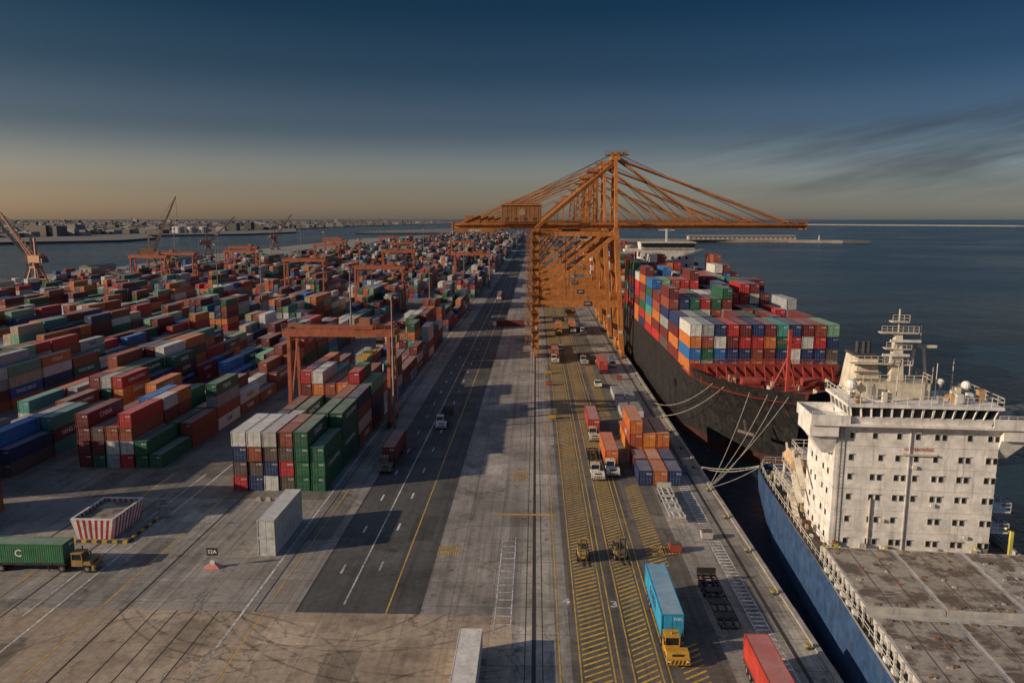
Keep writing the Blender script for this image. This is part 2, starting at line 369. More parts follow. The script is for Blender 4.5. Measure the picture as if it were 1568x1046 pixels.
# ---------------------------------------------------------------- container yard
WORDS = ['CHINA SHIPPING','CHINA','YANG MING','LINE','CARGO','OCEAN','TRANS','MARINE']
blocks = [(-51.7,122),(-85.5,133),(-110.2,127),(-144,150),(-168.6,150),(-202.4,200),(-227,240),(-258,300)]
GAPS = [(292,306),(418,440),(640,660),(860,880),(1100,1125),(1400,1430)]
def rowh(bi, r, s, Y):
    v = 3.0 + 1.4*math.sin(s*.7+bi*2.1) + 1.0*math.sin(r*1.3+s*.35+bi) + R.uniform(-1.2, 1.1)
    return max(1, min(5, int(round(v))))
for bi, (bx, by) in enumerate(blocks):
    mb = MB(); Y = by; s = 0; yend = 2200 if bi < 7 else 1500
    while Y < yend:
        if any(a-12 < Y < b for a, b in GAPS): Y = [b for a, b in GAPS if a-12 < Y < b][0]; continue
        det = Y < 330 and bi < 4
        base = [rc() for _ in range(3)]
        for r in range(6):
            x = bx + r*2.68; h = rowh(bi, r, s, Y)
            if bi == 0 and s == 0: h = 4 if r < 5 else 3
            if bi == 0 and s in (1, 2): h = (3,3,2,3,4,4)[r]
            if bi == 1 and s == 0: h = (4,3,3,4,2,1)[r]
            if bi == 1 and s == 1: h = (3,3,4,4,2,2)[r]
            if bi == 2 and s == 0: h = (5,5,3,2,3,2)[r]
            twenty = R.random() < .18 or (bi == 0 and s == 0 and r < 4)
            rowc = R.choice(base)
            for k in range(h):
                if Y > 700 and k < h-3: continue
                c = rowc if R.random() < .3 else rc()
                if bi == 0 and s <= 1 and r >= 4: c = (GREEN, (.02,.12,.05), GREEN, (.018,.095,.05), MAROON)[k]
                if bi == 0 and s == 0 and r < 4: c = R.choice((NAVY,WHITE,GREY,MAROON,RED,DKBR,BRICK)) if k < 3 else (WHITE,WHITE,(.4,.38,.36),BRICK)[r]
                if bi == 1 and s == 0: c = [(MAROON,),(GREEN,MAROON,DKBR),(GREY,WHITE,BRICK),(RED,WHITE,BRICK),(GREEN,),(GREEN,)][r][k % len([(1,),(1,2,3),(1,2,3),(1,2,3),(1,),(1,)][r])]
                w = None
                if det and Y < 230 and R.random() < .38: w = R.choice(WORDS) if c != GREEN else 'CHINA'
                if bi == 0 and s <= 1 and r == 5: w = 'CHINA SHIPPING' if k % 2 else None
                if bi == 1 and s == 0 and r == 3: w = 'YANG MING' if k == 1 else None
                jx, jy = R.uniform(-.06,.06), R.uniform(-.15,.15)
                if twenty:
                    cont(mb, x+jx, Y+jy, k*2.6, 6.0, c, det); cont(mb, x+jx, Y+6.2+jy, k*2.6, 6.0, rc() if not (bi==0 and s==0 and k==3) else c, det)
                else:
                    cont(mb, x+jx, Y+jy, k*2.6, 12.19, c, det, w)
        s += 1; Y += 12.7
    mb.obj('offscreen_shadow_stack')
mb = MB()  # unseen stacks left of frame, added to throw shadow across the foreground
for r in range(5):
    for k in range(R.choice((4,5))):
        cont(mb, -112+r*2.68, 113.5, k*2.6, 12.19, rc(), True)
for r in range(4):
    for k in range(5): cont(mb, -95.5+r*2.68, 99.8, k*2.6, 12.19, rc(), True)
mb.obj('offscreen_shadow_stack')
mb = MB()
for i in range(260):
    Y = R.uniform(260, 900); x = R.uniform(-370, -275)
    for k in range(R.choice((1,1,2,3))): cont(mb, x, Y, k*2.6, R.choice((6.06,12.19)), rc())
mb.obj('offscreen_shadow_stack')

mb = MB()
for k in range(2): cont(mb, -38.2, 96.8, k*2.6, 12.19, (.50,.51,.49), True)
mb.obj('shipping_container')
mb = MB(); cont(mb, -7.95, 62.2, .15, 12.19, (.66,.63,.58), True); mb.obj('shipping_container')
mb = MB(); mb.M = Matrix.Translation((-17, 325.5, 0)) @ Matrix.Rotation(math.radians(-90), 4, 'Z'); cont(mb, 0, 0, .1, 12.19, MAROON, True); mb.obj('shipping_container')
mb = MB()
for i, c in enumerate((NAVY, (.42,.13,.04), NAVY)): cont(mb, 18.2+i*2.56, 126.5, .1, 6.06, c, True)
for i, c in enumerate(((.14,.02,.02), (.5,.14,.03))): cont(mb, 18.2+i*2.56, 133.2, .1, 6.06, c, True)
cont(mb, 23.32, 133.2, .1, 6.06, NAVY, True); mb.obj('offscreen_shadow_stack')
mb = MB()
OC = ((.60,.20,.03),(.50,.14,.03),(.36,.07,.03))
for i in range(3):
    for k in range(3 if i < 1 else 2): cont(mb, 18.3+i*2.6, 141, k*2.6, 12.19, OC[(i+k*2) % 3], True, None, 'LINE' if k == 1 else None)
for i in range(2): cont(mb, 18.3+i*2.6, 154, 0, 6.06, OC[i], True)
mb.obj('offscreen_shadow_stack')

# ---------------------------------------------------------------- vehicles
TY = (.012,.012,.012)
def wheel(mb, x, y, r=.5, w=.3):
    mb.cyl((x-w/2,y,r),(x+w/2,y,r), r, TY, 14); mb.cyl((x-w/2-.01,y,r),(x+w/2+.01,y,r), r*.5, (.2,.2,.2), 10)
def tractor(mb, col):      # faces -Y, front bumper at y=0
    mb.box(-.45,.45,.3,5.6,.7,.98,(.03,.03,.03))
    mb.box(-1.2,1.2,0,.35,.45,1.05,col)
    for i in range(6): mb.quad((-1.15+i*.4,-.006,.5),(-.98+i*.4,-.006,.5),(-.83+i*.4,-.006,1.0),(-1.0+i*.4,-.006,1.0),(.02,.02,.02))
    mb.frus(-1.2,1.2,.35,1.5,.98, -1.15,1.15,.55,1.5,1.55,col)
    mb.box(-.6,.6,.4,.44,1.0,1.4,(.03,.03,.03))
    mb.box(-1.2,.35,1.5,3.0,.9,1.75,col)
    mb.frus(-1.14,.29,1.55,2.95,1.75,-1.08,.24,1.7,2.9,2.55,(0,0,0),2)
    for (a,b) in ((-1.2,1.5),(.29,1.5),(-1.2,2.92),(.29,2.92)): mb.beam((a+.04,b+.04,1.75),(a+.08,b+(.15 if b<2 else -.02),2.58),.09,.09,col)
    mb.box(-1.2,.38,1.55,3.05,2.56,2.7,col); mb.cyl((-.4,2.2,2.7),(-.4,2.2,2.95),.1,(.6,.25,.02),8)
    mb.cyl((.8,2.6,1.0),(.8,2.6,2.9),.09,(.1,.1,.1),8); mb.box(.45,1.15,1.6,2.8,.98,1.5,(.08,.08,.08))
    mb.box(-.5,.5,3.6,4.9,.98,1.15,(.05,.05,.05))
    for y, xs in ((1.0,(-1.0,1.0)),(4.4,(-1.0,-.66,.66,1.0))):
        for x in xs: wheel(mb, x, y)
    for x in (-1,1): mb.box(x-.25,x+.25,3.75,5.05,1.08,1.14,(.05,.05,.05)); mb.box(x-.28,x+.28,.5,1.5,1.03,1.09,(.05,.05,.05))
    for x in (-.95,.95): mb.box(x-.14,x+.14,-.02,-.0,.75,.9,(.8,.8,.7))
    for x in (-1.35,.5): mb.box(x,x+.16,1.35,1.42,1.9,2.3,(.03,.03,.03))
def trailer(mb, y0, L=12.3, col=(.05,.03,.025)):
    for x in (-.5,.5): mb.box(x-.09,x+.09,y0,y0+L,.95,1.28,col)
    n = 7
    for i in range(n+1):
        y = y0+.1+(L-.2)*i/n; mb.box(-1.2,1.2,y-.09,y+.09,1.0,1.24,col)
    for x in (-1.15,1.15): mb.box(x-.05,x+.05,y0,y0+L,1.02,1.22,col)
    for y in (y0+L-3.4,y0+L-2.2,y0+L-1.):
        for x in (-1.0,-.68,.68,1.0): wheel(mb,x,y,.48,.26)
        mb.cyl((-1,y,.48),(1,y,.48),.07,(.04,.04,.04),6)
    for x in (-.8,.8): mb.box(x-.07,x+.07,y0+2.6,y0+2.75,.05,1.0,col)
    mb.box(-1.2,1.2,y0+L-.05,y0+L,.6,.75,(.4,.05,.02))
def truck(x, y, deg=0, col=(.5,.3,.03), cc=None, word=None, L=12.19, tcol=(.05,.03,.025), name='container_truck', wl=None):
    mb = MB(); mb.M = Matrix.Translation((x,y,.012)) @ Matrix.Rotation(math.radians(deg),4,'Z')
    tractor(mb, col); trailer(mb, 3.7, 12.3, tcol)
    if cc: cont(mb, -1.22, 3.95, 1.3, L, cc, True, word, wl)
    mb.obj(name)
truck(15.0, 71.9, 0, (.50,.27,.03), (.02,.30,.52), wl='KOREA')
truck(-57.9, 92.2, 90, (.32,.19,.06), (.02,.14,.06), wl='C', name='container_truck')
truck(-27.4, 130.9, 0, (.15,.13,.1), MAROON)
truck(-20.8, 160.5, 0, (.6,.6,.58), None, name='flatbed_truck')
truck(22.9, 56.2, 0, (.5,.3,.03), (.45,.045,.03))
truck(14.2, 130.3, 0, (.6,.58,.52), (.52,.13,.03))
truck(11.3, 128.2, 0, (.55,.52,.45), None, name='flatbed_truck')
truck(12.6, 152, 0, (.45,.4,.35), (.38,.045,.035))
truck(6.5, 238, 0, (.55,.52,.45), BRICK, name='container_truck')
truck(15.8, 236, 0, (.4,.38,.35), None, name='flatbed_truck')
truck(20.5, 238, 180, (.5,.48,.42), (.35,.04,.03))
truck(9.6, 300, 0, (.5,.3,.05), ORANGE); truck(15.5, 305, 0, (.5,.48,.4), ORANGE); truck(19.5, 300, 0, (.6,.6,.5), NAVY)
truck(-21, 430, 0, (.6,.6,.58), BRICK)
for (x, y, c) in ((22.0,78,(.035,.03,.028)),(21.9,109.5,(.45,.45,.42))):
    mb = MB(); mb.M = Matrix.Translation((x,y,.012)); trailer(mb, 0, 12.8, c)
    mb.box(-1.2,1.2,12.8,12.9,1.28,2.1,c); mb.box(-1.2,-1.08,0,.12,1.28,1.6,c); mb.box(1.08,1.2,0,.12,1.28,1.6,c)
    for k in range(3): mb.box(-1.0,1.0,2+k*3,3.2+k*3,1.3,1.36,c)
    mb.obj('container_chassis_trailer')
for y0 in (172, 187):
    mb = MB()
    for x0 in (20.3, 23.1):
        for k in range(2):
            z = k*.75; c = (.5,.5,.48)
            mb.box(x0,x0+2.4,y0,y0+12,z+.1,z+.42,c)
            for yy in (y0, y0+11.6): mb.box(x0,x0+2.4,yy,yy+.35,z+.42,z+.75,c)
        for i in range(5): mb.box(x0+.1,x0+2.3,y0+1.2+i*2.1,y0+2.2+i*2.1,1.2,1.9,(.25,.26,.27))
    mb.obj('flat_rack_stack')
def forklift(x, y, deg, c=(.42,.28,.05)):
    mb = MB(); mb.M = Matrix.Translation((x,y,.012)) @ Matrix.Rotation(math.radians(deg),4,'Z')
    mb.frus(-.75,.75,.3,2.9,.45,-.7,.7,.5,2.7,1.35,c); mb.box(-.65,.65,2.2,3.1,.5,1.6,(.06,.06,.06))
    for a in (-.65,.65):
        mb.beam((a,.6,1.3),(a,.95,2.5),.09,.09,(.04,.04,.04)); mb.beam((a,2.4,1.4),(a,2.2,2.5),.09,.09,(.04,.04,.04))
    mb.box(-.72,.72,.8,2.35,2.48,2.58,c); mb.box(-.3,.3,1.4,2.0,1.3,1.9,(.03,.03,.03))
    for a in (-.38,.38): mb.box(a-.07,a+.07,-.05,.12,.1,3.3,(.06,.06,.06)); mb.box(a-.08,a+.08,-1.3,0,.12,.2,(.1,.1,.1))
    for zz in (1.,2.2,3.2): mb.box(-.45,.45,-.02,.1,zz,zz+.12,(.06,.06,.06))
    for a in (-.78,.78): wheel(mb,a,.65,.42,.3); wheel(mb,a,2.5,.38,.26)
    mb.obj('forklift')
forklift(6.7, 96, 0, (.34,.23,.06)); forklift(12.0, 96.5, 10, (.20,.16,.07))
def pickup(x, y, deg, c):
    mb = MB(); mb.M = Matrix.Translation((x,y,.012)) @ Matrix.Rotation(math.radians(deg),4,'Z')
    mb.frus(-.92,.92,0,1.4,.5,-.85,.85,.15,1.4,1.05,c); mb.box(-.92,.92,1.4,3.2,.5,1.08,c)
    mb.frus(-.86,.86,1.3,3.15,1.08,-.72,.72,1.8,3.0,1.68,(0,0,0),2); mb.box(-.73,.73,1.82,2.98,1.68,1.74,c)
    mb.box(-.92,.92,3.2,5.1,.5,.62,c)
    for a in (-.92,.86): mb.box(a,a+.06,3.2,5.1,.62,1.08,c)
    mb.box(-.86,.86,5.04,5.1,.62,1.08,c)
    for a in (-.85,.85): wheel(mb,a,.9,.36,.22); wheel(mb,a,4.2,.36,.22)
    mb.obj('pickup_truck')
pickup(17.5, 208, 180, (.6,.6,.58)); pickup(8.8, 262, 0, (.5,.48,.45)); pickup(24.5,232,0,(.6,.58,.5))

# ---------------------------------------------------------------- foreground yard furniture
mb = MB()
def stripe_wall(a, b, a2, b2, n):
    a, b, a2, b2 = map(Vector, (a,b,a2,b2))
    for i in range(n*2):
        t0, t1 = i/(2*n), (i+1)/(2*n); sh = .5/n
        u0, u1 = min(1,max(0,t0+sh*.9)), min(1,max(0,t1+sh*.9))
        if i == 0: u0 = 0
        if i == 2*n-1: u1 = 1
        mb.quad(tuple(a.lerp(b,t0)),tuple(a.lerp(b,t1)),tuple(a2.lerp(b2,u1)),tuple(a2.lerp(b2,u0)), (.38,.03,.045) if i % 2 else (.66,.64,.61))
x0,x1,y0,y1 = -66.6,-61.4,101.6,109.2; e=.55; zt=3.1
stripe_wall((x0,y0,0),(x1,y0,0),(x0-e,y0-e,zt),(x1+e,y0-e,zt),7)
stripe_wall((x1,y0,0),(x1,y1,0),(x1+e,y0-e,zt),(x1+e,y1+e,zt),9)
stripe_wall((x1,y1,0),(x0,y1,0),(x1+e,y1+e,zt),(x0-e,y1+e,zt),7)
stripe_wall((x0,y1,0),(x0,y0,0),(x0-e,y1+e,zt),(x0-e,y0-e,zt),9)
for (a,b,c,d) in ((x0-e,x1+e,y0-e,y0-e+.3),(x0-e,x1+e,y1+e-.3,y1+e),(x0-e,x0-e+.3,y0-e+.3,y1+e-.3),(x1+e-.3,x1+e,y0-e+.3,y1+e-.3)):
    mb.box(a,b,c,d,zt+.003,zt+.18,(.6,.57,.52))
mb.box(x0-e+.3,x1+e-.3,y0-e+.3,y1+e-.3,2.2,2.7,(.25,.21,.17),3)
mb.obj('striped_equipment_enclosure')
mb = MB()
for i in range(12):
    x = -67.5+i*.75; mb.box(x,x+.7,100.2,100.55,0.02,.35,(.5,.32,.03) if i%2 else (.03,.03,.03))
for i in range(8): mb.box(-58.8,-58.4,100.6+i*1.1,101.6+i*1.1,.02,.35,(.5,.32,.03) if i%2 else (.03,.03,.03))
mb.obj('striped_kerb_barrier')
mb = MB()
mb.frus(-44.1,-41.9,92.6,93.8,.02,-43.5,-42.5,92.9,93.5,.5,(.5,.18,.14)); mb.box(-43.3,-42.7,92.95,93.45,.5,.95,(.7,.66,.62))
mb.cyl((-43,93.2,.9),(-43,93.2,2.0),.06,(.3,.3,.3)); mb.box(-43.75,-42.25,93.15,93.22,1.7,2.75,(.015,.015,.015))
text(mb, '52A', (-43,93.14,2.22), (1,0,0),(0,0,1), 1.2, .7, (.8,.8,.78)); mb.obj('yard_block_sign')
mb = MB()
for i in range(4): mb.frus(-46.2+i*1.6,-45.2+i*1.6,117,117.7,.02,-46+i*1.6,-45.4+i*1.6,117.2,117.5,.6,(.35,.32,.28))
mb.obj('concrete_block_barrier')
for (x,y) in ((-57.8,110),(-59.5,113)):
    mb = MB(); mb.box(x-.7,x+.7,y-.5,y+.5,.02,.25,(.2,.2,.2)); mb.frus(x-.6,x+.6,y-.4,y+.4,.25,x-.5,x+.5,y-.35,y+.35,1.7,(.30,.29,.27)); mb.box(x-.65,x+.65,y-.45,y+.45,1.7,1.8,(.2,.2,.2)); mb.obj('electrical_cabinet')
mb = MB(); mb.box(-51.5,-48.8,57,63.5,.02,2.2,(.02,.12,.05)); mb.frus(-51.5,-48.8,57,63.5,2.2,-51.1,-49.2,57.4,63.1,2.5,(.05,.13,.08)); mb.obj('green_equipment_cabin')

# ---------------------------------------------------------------- yard gantry cranes
def rtg(xa, xb, Y, H=22.5, col=(.36,.10,.05), tx=.75):
    mb = MB(); D = 7.5
    for x in (xa, xb):
        mb.box(x-.5,x+.5,Y-1.2,Y+D+1.2,1.5,2.5,col)
        for y in (Y,Y+D):
            mb.beam((x,y,2.5),(x,y+(.9 if y==Y else -.9),H-1),.75,.95,col)
            for dy in (-.9,.9):
                mb.cyl((x-.25,y+dy,.75),(x+.25,y+dy,.75),.72,TY,14)
        mb.box(x-.4,x+.4,Y+.8,Y+D-.8,H-2.2,H-1.2,col)
        mb.beam((x,Y,3.5),(x,Y+D-1,H-3),.28,.28,col)
    for y in (Y+1,Y+D-1): mb.box(xa-1.4,xb+1.4,y-.55,y+.55,H-1.2,H+.5,col)
    for x in (xa-1.2,xb+1.2): mb.box(x-.3,x+.3,Y+1.55,Y+D-1.55,H-1,H+.3,col)
    t = xa+(xb-xa)*tx
    mb.box(t-2.2,t+2.2,Y+.3,Y+D-.3,H+.5,H+1.2,col); mb.box(t-1.2,t+1.2,Y+2,Y+5,H+1.2,H+2.6,(.3,.12,.07))
    mb.box(t+2.4,t+4,Y+2.4,Y+4.4,H-3.6,H-1.3,(.5,.5,.48)); mb.box(t+2.35,t+4.05,Y+2.36,Y+4.45,H-3.0,H-2.2,(0,0,0),2)
    for dx in (-1,1):
        for dy in (2.5,4.5): mb.cyl((t+dx,Y+dy,H-.5),(t+dx,Y+dy,H-5.5),.05,(.04,.04,.04),5)
    mb.box(t-1.2,t+1.2,Y-1.8,Y+D+1.8,H-6,H-5.5,(.45,.3,.05))
    mb.rail([(xa-1.4,Y+.3,H+.5),(xb+1.4,Y+.3,H+.5)],1.1,2,(.4,.15,.08),.07)
    mb.box(xb-.9,xb+.9,Y+2,Y+5.5,2.5,4.6,(.35,.2,.14))
    for i in range(8):
        z = 2.5+i*2.2; a, b = (Y+1.2,Y+3.2) if i%2 else (Y+3.2,Y+1.2)
        mb.beam((xb+.75,a,z),(xb+.75,b,z+2.2),.5,.12,(.25,.1,.06))
    mb.obj('yard_gantry_crane')
rtg(-54.6,-32.4,162,21.6)
rtg(-56.2,-32.4,520); rtg(-90,-66.4,372); rtg(-114.7,-91.4,560,tx=.4)
rtg(-148.5,-125.3,440); rtg(-262.5,-240,480); rtg(-262.5,-240,520,tx=.3); rtg(-231.5,-208,555)
rtg(-262.5,-240,640); rtg(-206.9,-184,700); rtg(-231.5,-208,820); rtg(-148.5,-125.3,760); rtg(-262.5,-240,930); rtg(-90,-66.4,800); rtg(-206.9,-184,1000)

for (x,y,h) in ((-30.4,157,30),(-61,245,30),(-122,330,32),(-122,520,32),(-61,430,30),(-180,420,32),(-238,560,35),(-180,640,35),(-61,640,32),(-30.6,500,30),(-238,760,35),(-122,820,35),(-300,620,38),(-290,820,38),(-61,950,32)):
    mb = MB(); mb.cyl((x,y,0),(x,y,h),.35,(.2,.17,.15),8,.16); mb.cyl((x,y,h),(x,y,h+.5),1.3,(.2,.18,.17),10)
    for i in range(8):
        a = i*math.pi/4; mb.box(x+1.3*math.cos(a)-.25,x+1.3*math.cos(a)+.25,y+1.3*math.sin(a)-.25,y+1.3*math.sin(a)+.25,h-.5,h,(.35,.35,.33))
    mb.obj('light_mast')

# ---------------------------------------------------------------- ship-to-shore cranes
def sts(Y0, boom=90, col=(.50,.185,.042), house=True):
    mb = MB(); Y1 = Y0+17; Yc = (Y0+Y1)/2; c2 = tuple(q*.7 for q in col); WX = 28.
    for y in (Y0, Y1):
        mb.beam((0,y,2.6),(0,y,43),2.1,1.7,col)
        mb.beam((WX+1.2,y,2.6),(WX-1.5,y,43),1.6,1.9,col)
        mb.beam((0,y,18),(WX-.2,y,18),1.3,2.3,col)
        mb.beam((0,y,41.2),(WX-1.4,y,41.2),1.2,1.5,col)
        mb.beam((.3,y,19.5),(WX-2,y,40.4),1.0,1.15,col)
        mb.beam((WX-1.5,y,43),(WX-1.5,Yc+(-2.6 if y==Y0 else 2.6),66),1.0,1.3,col)
        mb.beam((0,y,43),(WX-2,Yc+(-2.6 if y==Y0 else 2.6),64.5),.9,1.1,col)
        mb.beam((0,y,30),(9,y,41),.4,.4,c2)
        for x in (0,WX+1.2):
            for dy in (-2.4,2.4):
                mb.box(x-.5,x+.5,y+dy-1.9,y+dy+1.9,.75,1.5,c2)
                for q in (-1.3,-.45,.45,1.3): mb.cyl((x-.2,y+dy+q,.42),(x+.2,y+dy+q,.42),.38,(.04,.03,.03),10)
            mb.box(x-.6,x+.6,y-3.2,y+3.2,1.5,2.6,col)
        # leg stiffener bands
        for z in (8,13,24,29,34): mb.box(-1.12,1.12,y-.92,y+.92,z,z+.22,c2)
    for x in (0,WX+1.0):
        mb.beam((x,Y0+.8,3.8),(x,Y1-.8,3.8),1.1,1.5,col); mb.beam((x-(1. if x else 0),Y0+.8,18.2),(x-(1. if x else 0),Y1-.8,18.2),1.0,1.6,col)
        mb.beam((x-(2.3 if x else 0),Y0+.8,41.5),(x-(2.3 if x else 0),Y1-.8,41.5),1.1,1.6,col)
        xm = x-2. if x else 0
        mb.beam((x,Y0+.5,19),(xm,Yc,40),.5,.5,col); mb.beam((x,Y1-.5,19),(xm,Yc,40),.5,.5,col)
    mb.box(WX-3,WX,Yc-3.4,Yc+3.4,65.4,66.8,col); mb.rail([(WX-3,Yc-3.4,66.8),(WX,Yc-3.4,66.8),(WX,Yc+3.4,66.8)],1.2,1.2,c2,.09)
    mb.box(WX-5,WX+3,Yc-1.5,Yc+1.5,67.2,67.5,c2); mb.rail([(WX-5,Yc-1.5,67.5),(WX+3,Yc-1.5,67.5)],1.1,1.2,c2,.09)
    for a in (-2.5,-.5,1.5): mb.cyl((WX+a,Yc-1.6,67.6),(WX+a,Yc-1.2,67.6),.7,c2,12)
    for z in (50,56,61):
        t = (z-43)/23; hw = 8.5*(1-t)+2.6*t; mb.beam((WX-1.5,Yc-hw,z),(WX-1.5,Yc+hw,z),.5,.6,col); mb.rail([(WX-2.2,Yc-hw,z+.3),(WX-2.2,Yc+hw,z+.3)],1,1.5,c2,.08)
    for dy in (-2.4,2.4):
        mb.beam((17.5,Yc+dy,43),(19.2,Yc+dy,61),.5,.5,c2); mb.beam((20.5,Yc+dy,43),(20.8,Yc+dy,62),.4,.4,c2)
        for i in range(6):
            z = 44+i*3; mb.beam((17.6+i*.28,Yc+dy,z),(20.5,Yc+dy,z+3),.22,.22,c2); mb.beam((17.6+i*.28,Yc+dy,z),(20.5,Yc+dy,z),.2,.2,c2)
        mb.beam((19.2,Yc+dy,61),(WX-2,Yc+dy,66),.35,.35,c2)
    mb.box(17,21.5,Yc-3,Yc+3,61.5,61.8,c2); mb.rail([(17,Yc-3,61.8),(21.5,Yc-3,61.8)],1.1,1,c2,.08)
    for dy in (-3.1,3.1):
        mb.box(-28,WX,Yc+dy-.6,Yc+dy+.6,42.9,44.6,col)
        mb.frus(WX+.3,boom,Yc+dy-.5,Yc+dy+.5,42.9,WX+.3,boom,Yc+dy-.5,Yc+dy+.5,44.4,col)
        s = -1 if dy < 0 else 1
        mb.box(-28,boom,Yc+dy+s*.65-.5*(s<0)*1.6,Yc+dy+s*.65+.5*(s>0)*1.6,44.0,44.08,c2)
        mb.rail([(-28,Yc+dy+s*1.5,44.08),(boom,Yc+dy+s*1.5,44.08)],1.1,3,c2,.08)
        for (bx, th) in ((58,.42),(86,.42)):
            mb.beam((WX-1.3,Yc+dy*.75,66.2),(bx,Yc+dy*.9,44.5),th,th,col)
            mb.beam((WX-1.3,Yc+dy*.45,66.6),(bx-3,Yc+dy*.6,44.7),.16,.16,c2)
            mb.cyl((WX-.5,Yc+dy*.3,67.6),(bx-8,Yc+dy*.3,45),.06,(.05,.04,.03),5)
        mb.beam((WX-1.6,Yc+dy*.75,66),(-26,Yc+dy*.9,44.6),.4,.4,col); mb.beam((19.5,Yc+dy*.75,61.6),(-12,Yc+dy*.9,50),.2,.2,c2)
        mb.cyl((WX-3,Yc+dy*.3,67.4),(-6,Yc+dy*.3,51),.06,(.05,.04,.03),5); mb.cyl((WX-3,Yc+dy*.5,67.2),(-18,Yc+dy*.4,47),.06,(.05,.04,.03),5)
        mb.beam((58,Yc+dy,44),(62,Yc+dy*.9,47),.3,.3,c2)
    # festoon loops below the landward girder and boom
    x = -26
    while x < boom-4:
        mb.rope((x,Yc-4.4,43.2),(x+3,Yc-4.4,43.2),.7,.05,(.03,.03,.03),3); x += 3
    x = -27
    while x < boom: mb.box(x-.2,x+.2,Yc-2.6,Yc+2.6,43.2,43.9,c2); x += 6.5
    mb.box(-28.6,-28,Yc-3.8,Yc+3.8,42.6,45,col); mb.box(boom,boom+.6,Yc-3.8,Yc+3.8,42.6,44.8,col)
    mb.box(boom-6,boom+1,Yc-4,Yc+4,45,45.3,c2); mb.rail([(boom-6,Yc-4,45.3),(boom+1,Yc-4,45.3)],1.1,1,c2,.08)
    mb.box(-11.5,1.8,Yc-4.4,Yc+4.4,44.7,50.6,(.30,.13,.05)); mb.frus(-11.9,2.2,Yc-4.8,Yc+4.8,50.6,-11,1.3,Yc-3.8,Yc+3.8,51.3,c2)
    for k in range(4): mb.box(-10.4+k*3.1,-9.2+k*3.1,Yc-4.46,Yc-4.4,45.4,46.6,(.05,.04,.03))
    for k in range(9): mb.box(-11.3+k*1.5,-11.2+k*1.5,Yc-4.45,Yc-4.4,44.8,50.5,c2)
    mb.cyl((-4.6,Yc-4.5,48.3),(-4.6,Yc-4.42,48.3),1.2,(.38,.28,.18),16)
    mb.rail([(-12.5,Yc-5.2,44.6),(2.5,Yc-5.2,44.6)],1.1,1.5,c2,.08); mb.box(-12.5,2.5,Yc-5.3,Yc-4.45,44.4,44.55,c2)
    mb.rail([(-11.8,Yc-4.6,51.3),(2.1,Yc-4.6,51.3)],1.0,1.5,c2,.08)
    mb.box(-24,-19,Yc-2.5,Yc+2.5,44.7,47.2,c2); mb.box(-27,-14,Yc-4.9,Yc-4.2,41.6,42.8,c2)
    text(mb, 'TERMINAL', (-20.5,Yc-4.95,42.2),(1,0,0),(0,0,1),11,.8,(.7,.65,.55))
    tx = 12.; mb.box(tx-3,tx+3,Yc-2.4,Yc+2.4,41.5,42.8,(.2,.15,.1)); mb.box(tx+3.2,tx+5.6,Yc-1.2,Yc+1.2,38.8,41.4,(.45,.43,.4)); mb.box(tx+3.15,tx+5.65,Yc-1.25,Yc+1.25,39.5,40.6,(0,0,0),2)
    for dx in (-2,2):
        for dy in (-1,1): mb.cyl((tx+dx,Yc+dy,41.5),(tx+dx*.6,Yc+dy*3,14),.06,(.03,.03,.03),5)
    mb.box(tx-1.2,tx+1.2,Yc-6,Yc+6,13.2,13.9,(.5,.34,.04)); mb.box(tx-1.6,tx+1.6,Yc-2,Yc+2,13.9,14.8,c2)
    for i in range(13):
        z = 3+i*3; a, b = (-2.9,-1.0) if i%2 else (-1.0,-2.9)
        for yy in (Y0-1.4, Y0-1.0): mb.beam((a,yy,z),(b,yy,z+3),.12,.28,c2)
        mb.box(-3.3,1.8,Y0-1.9,Y0-.95,z+2.92,z+3.02,c2); mb.rail([(-3.3,Y0-1.9,z+3.02),(1.8,Y0-1.9,z+3.02)],1.0,1.2,c2,.08)
        mb.beam((-3.2,Y0-1.7,z),(-3.2,Y0-1.7,z+3),.12,.12,c2)
    for y in (Y0,):
        mb.box(16.2,18.8,y-.75,y-.66,17.3,18.9,(.04,.04,.06)); text(mb,'LAPC',(17.5,y-.78,18.1),(1,0,0),(0,0,1),2.2,.6,(.7,.7,.7))
        mb.box(-.6,.6,y-.98,y-.93,9,10.2,(.6,.58,.5)); mb.box(WX+.2,WX+1.4,y-1.08,y-1.,8,9.2,(.6,.58,.5))
    mb.rail([(1,Y0-.6,19.2),(WX-1,Y0-.6,19.2)],1.1,2,c2,.08)
    mb.box(WX-3,WX-1.2,Y0-.5,Y0+3,19.2,22,c2)
    mb.obj('ship_to_shore_crane', [CRANE, CONT, GLASS, DECK])
sts(252); sts(294, 88); sts(336, 90); sts(404, 90); sts(720, 90)

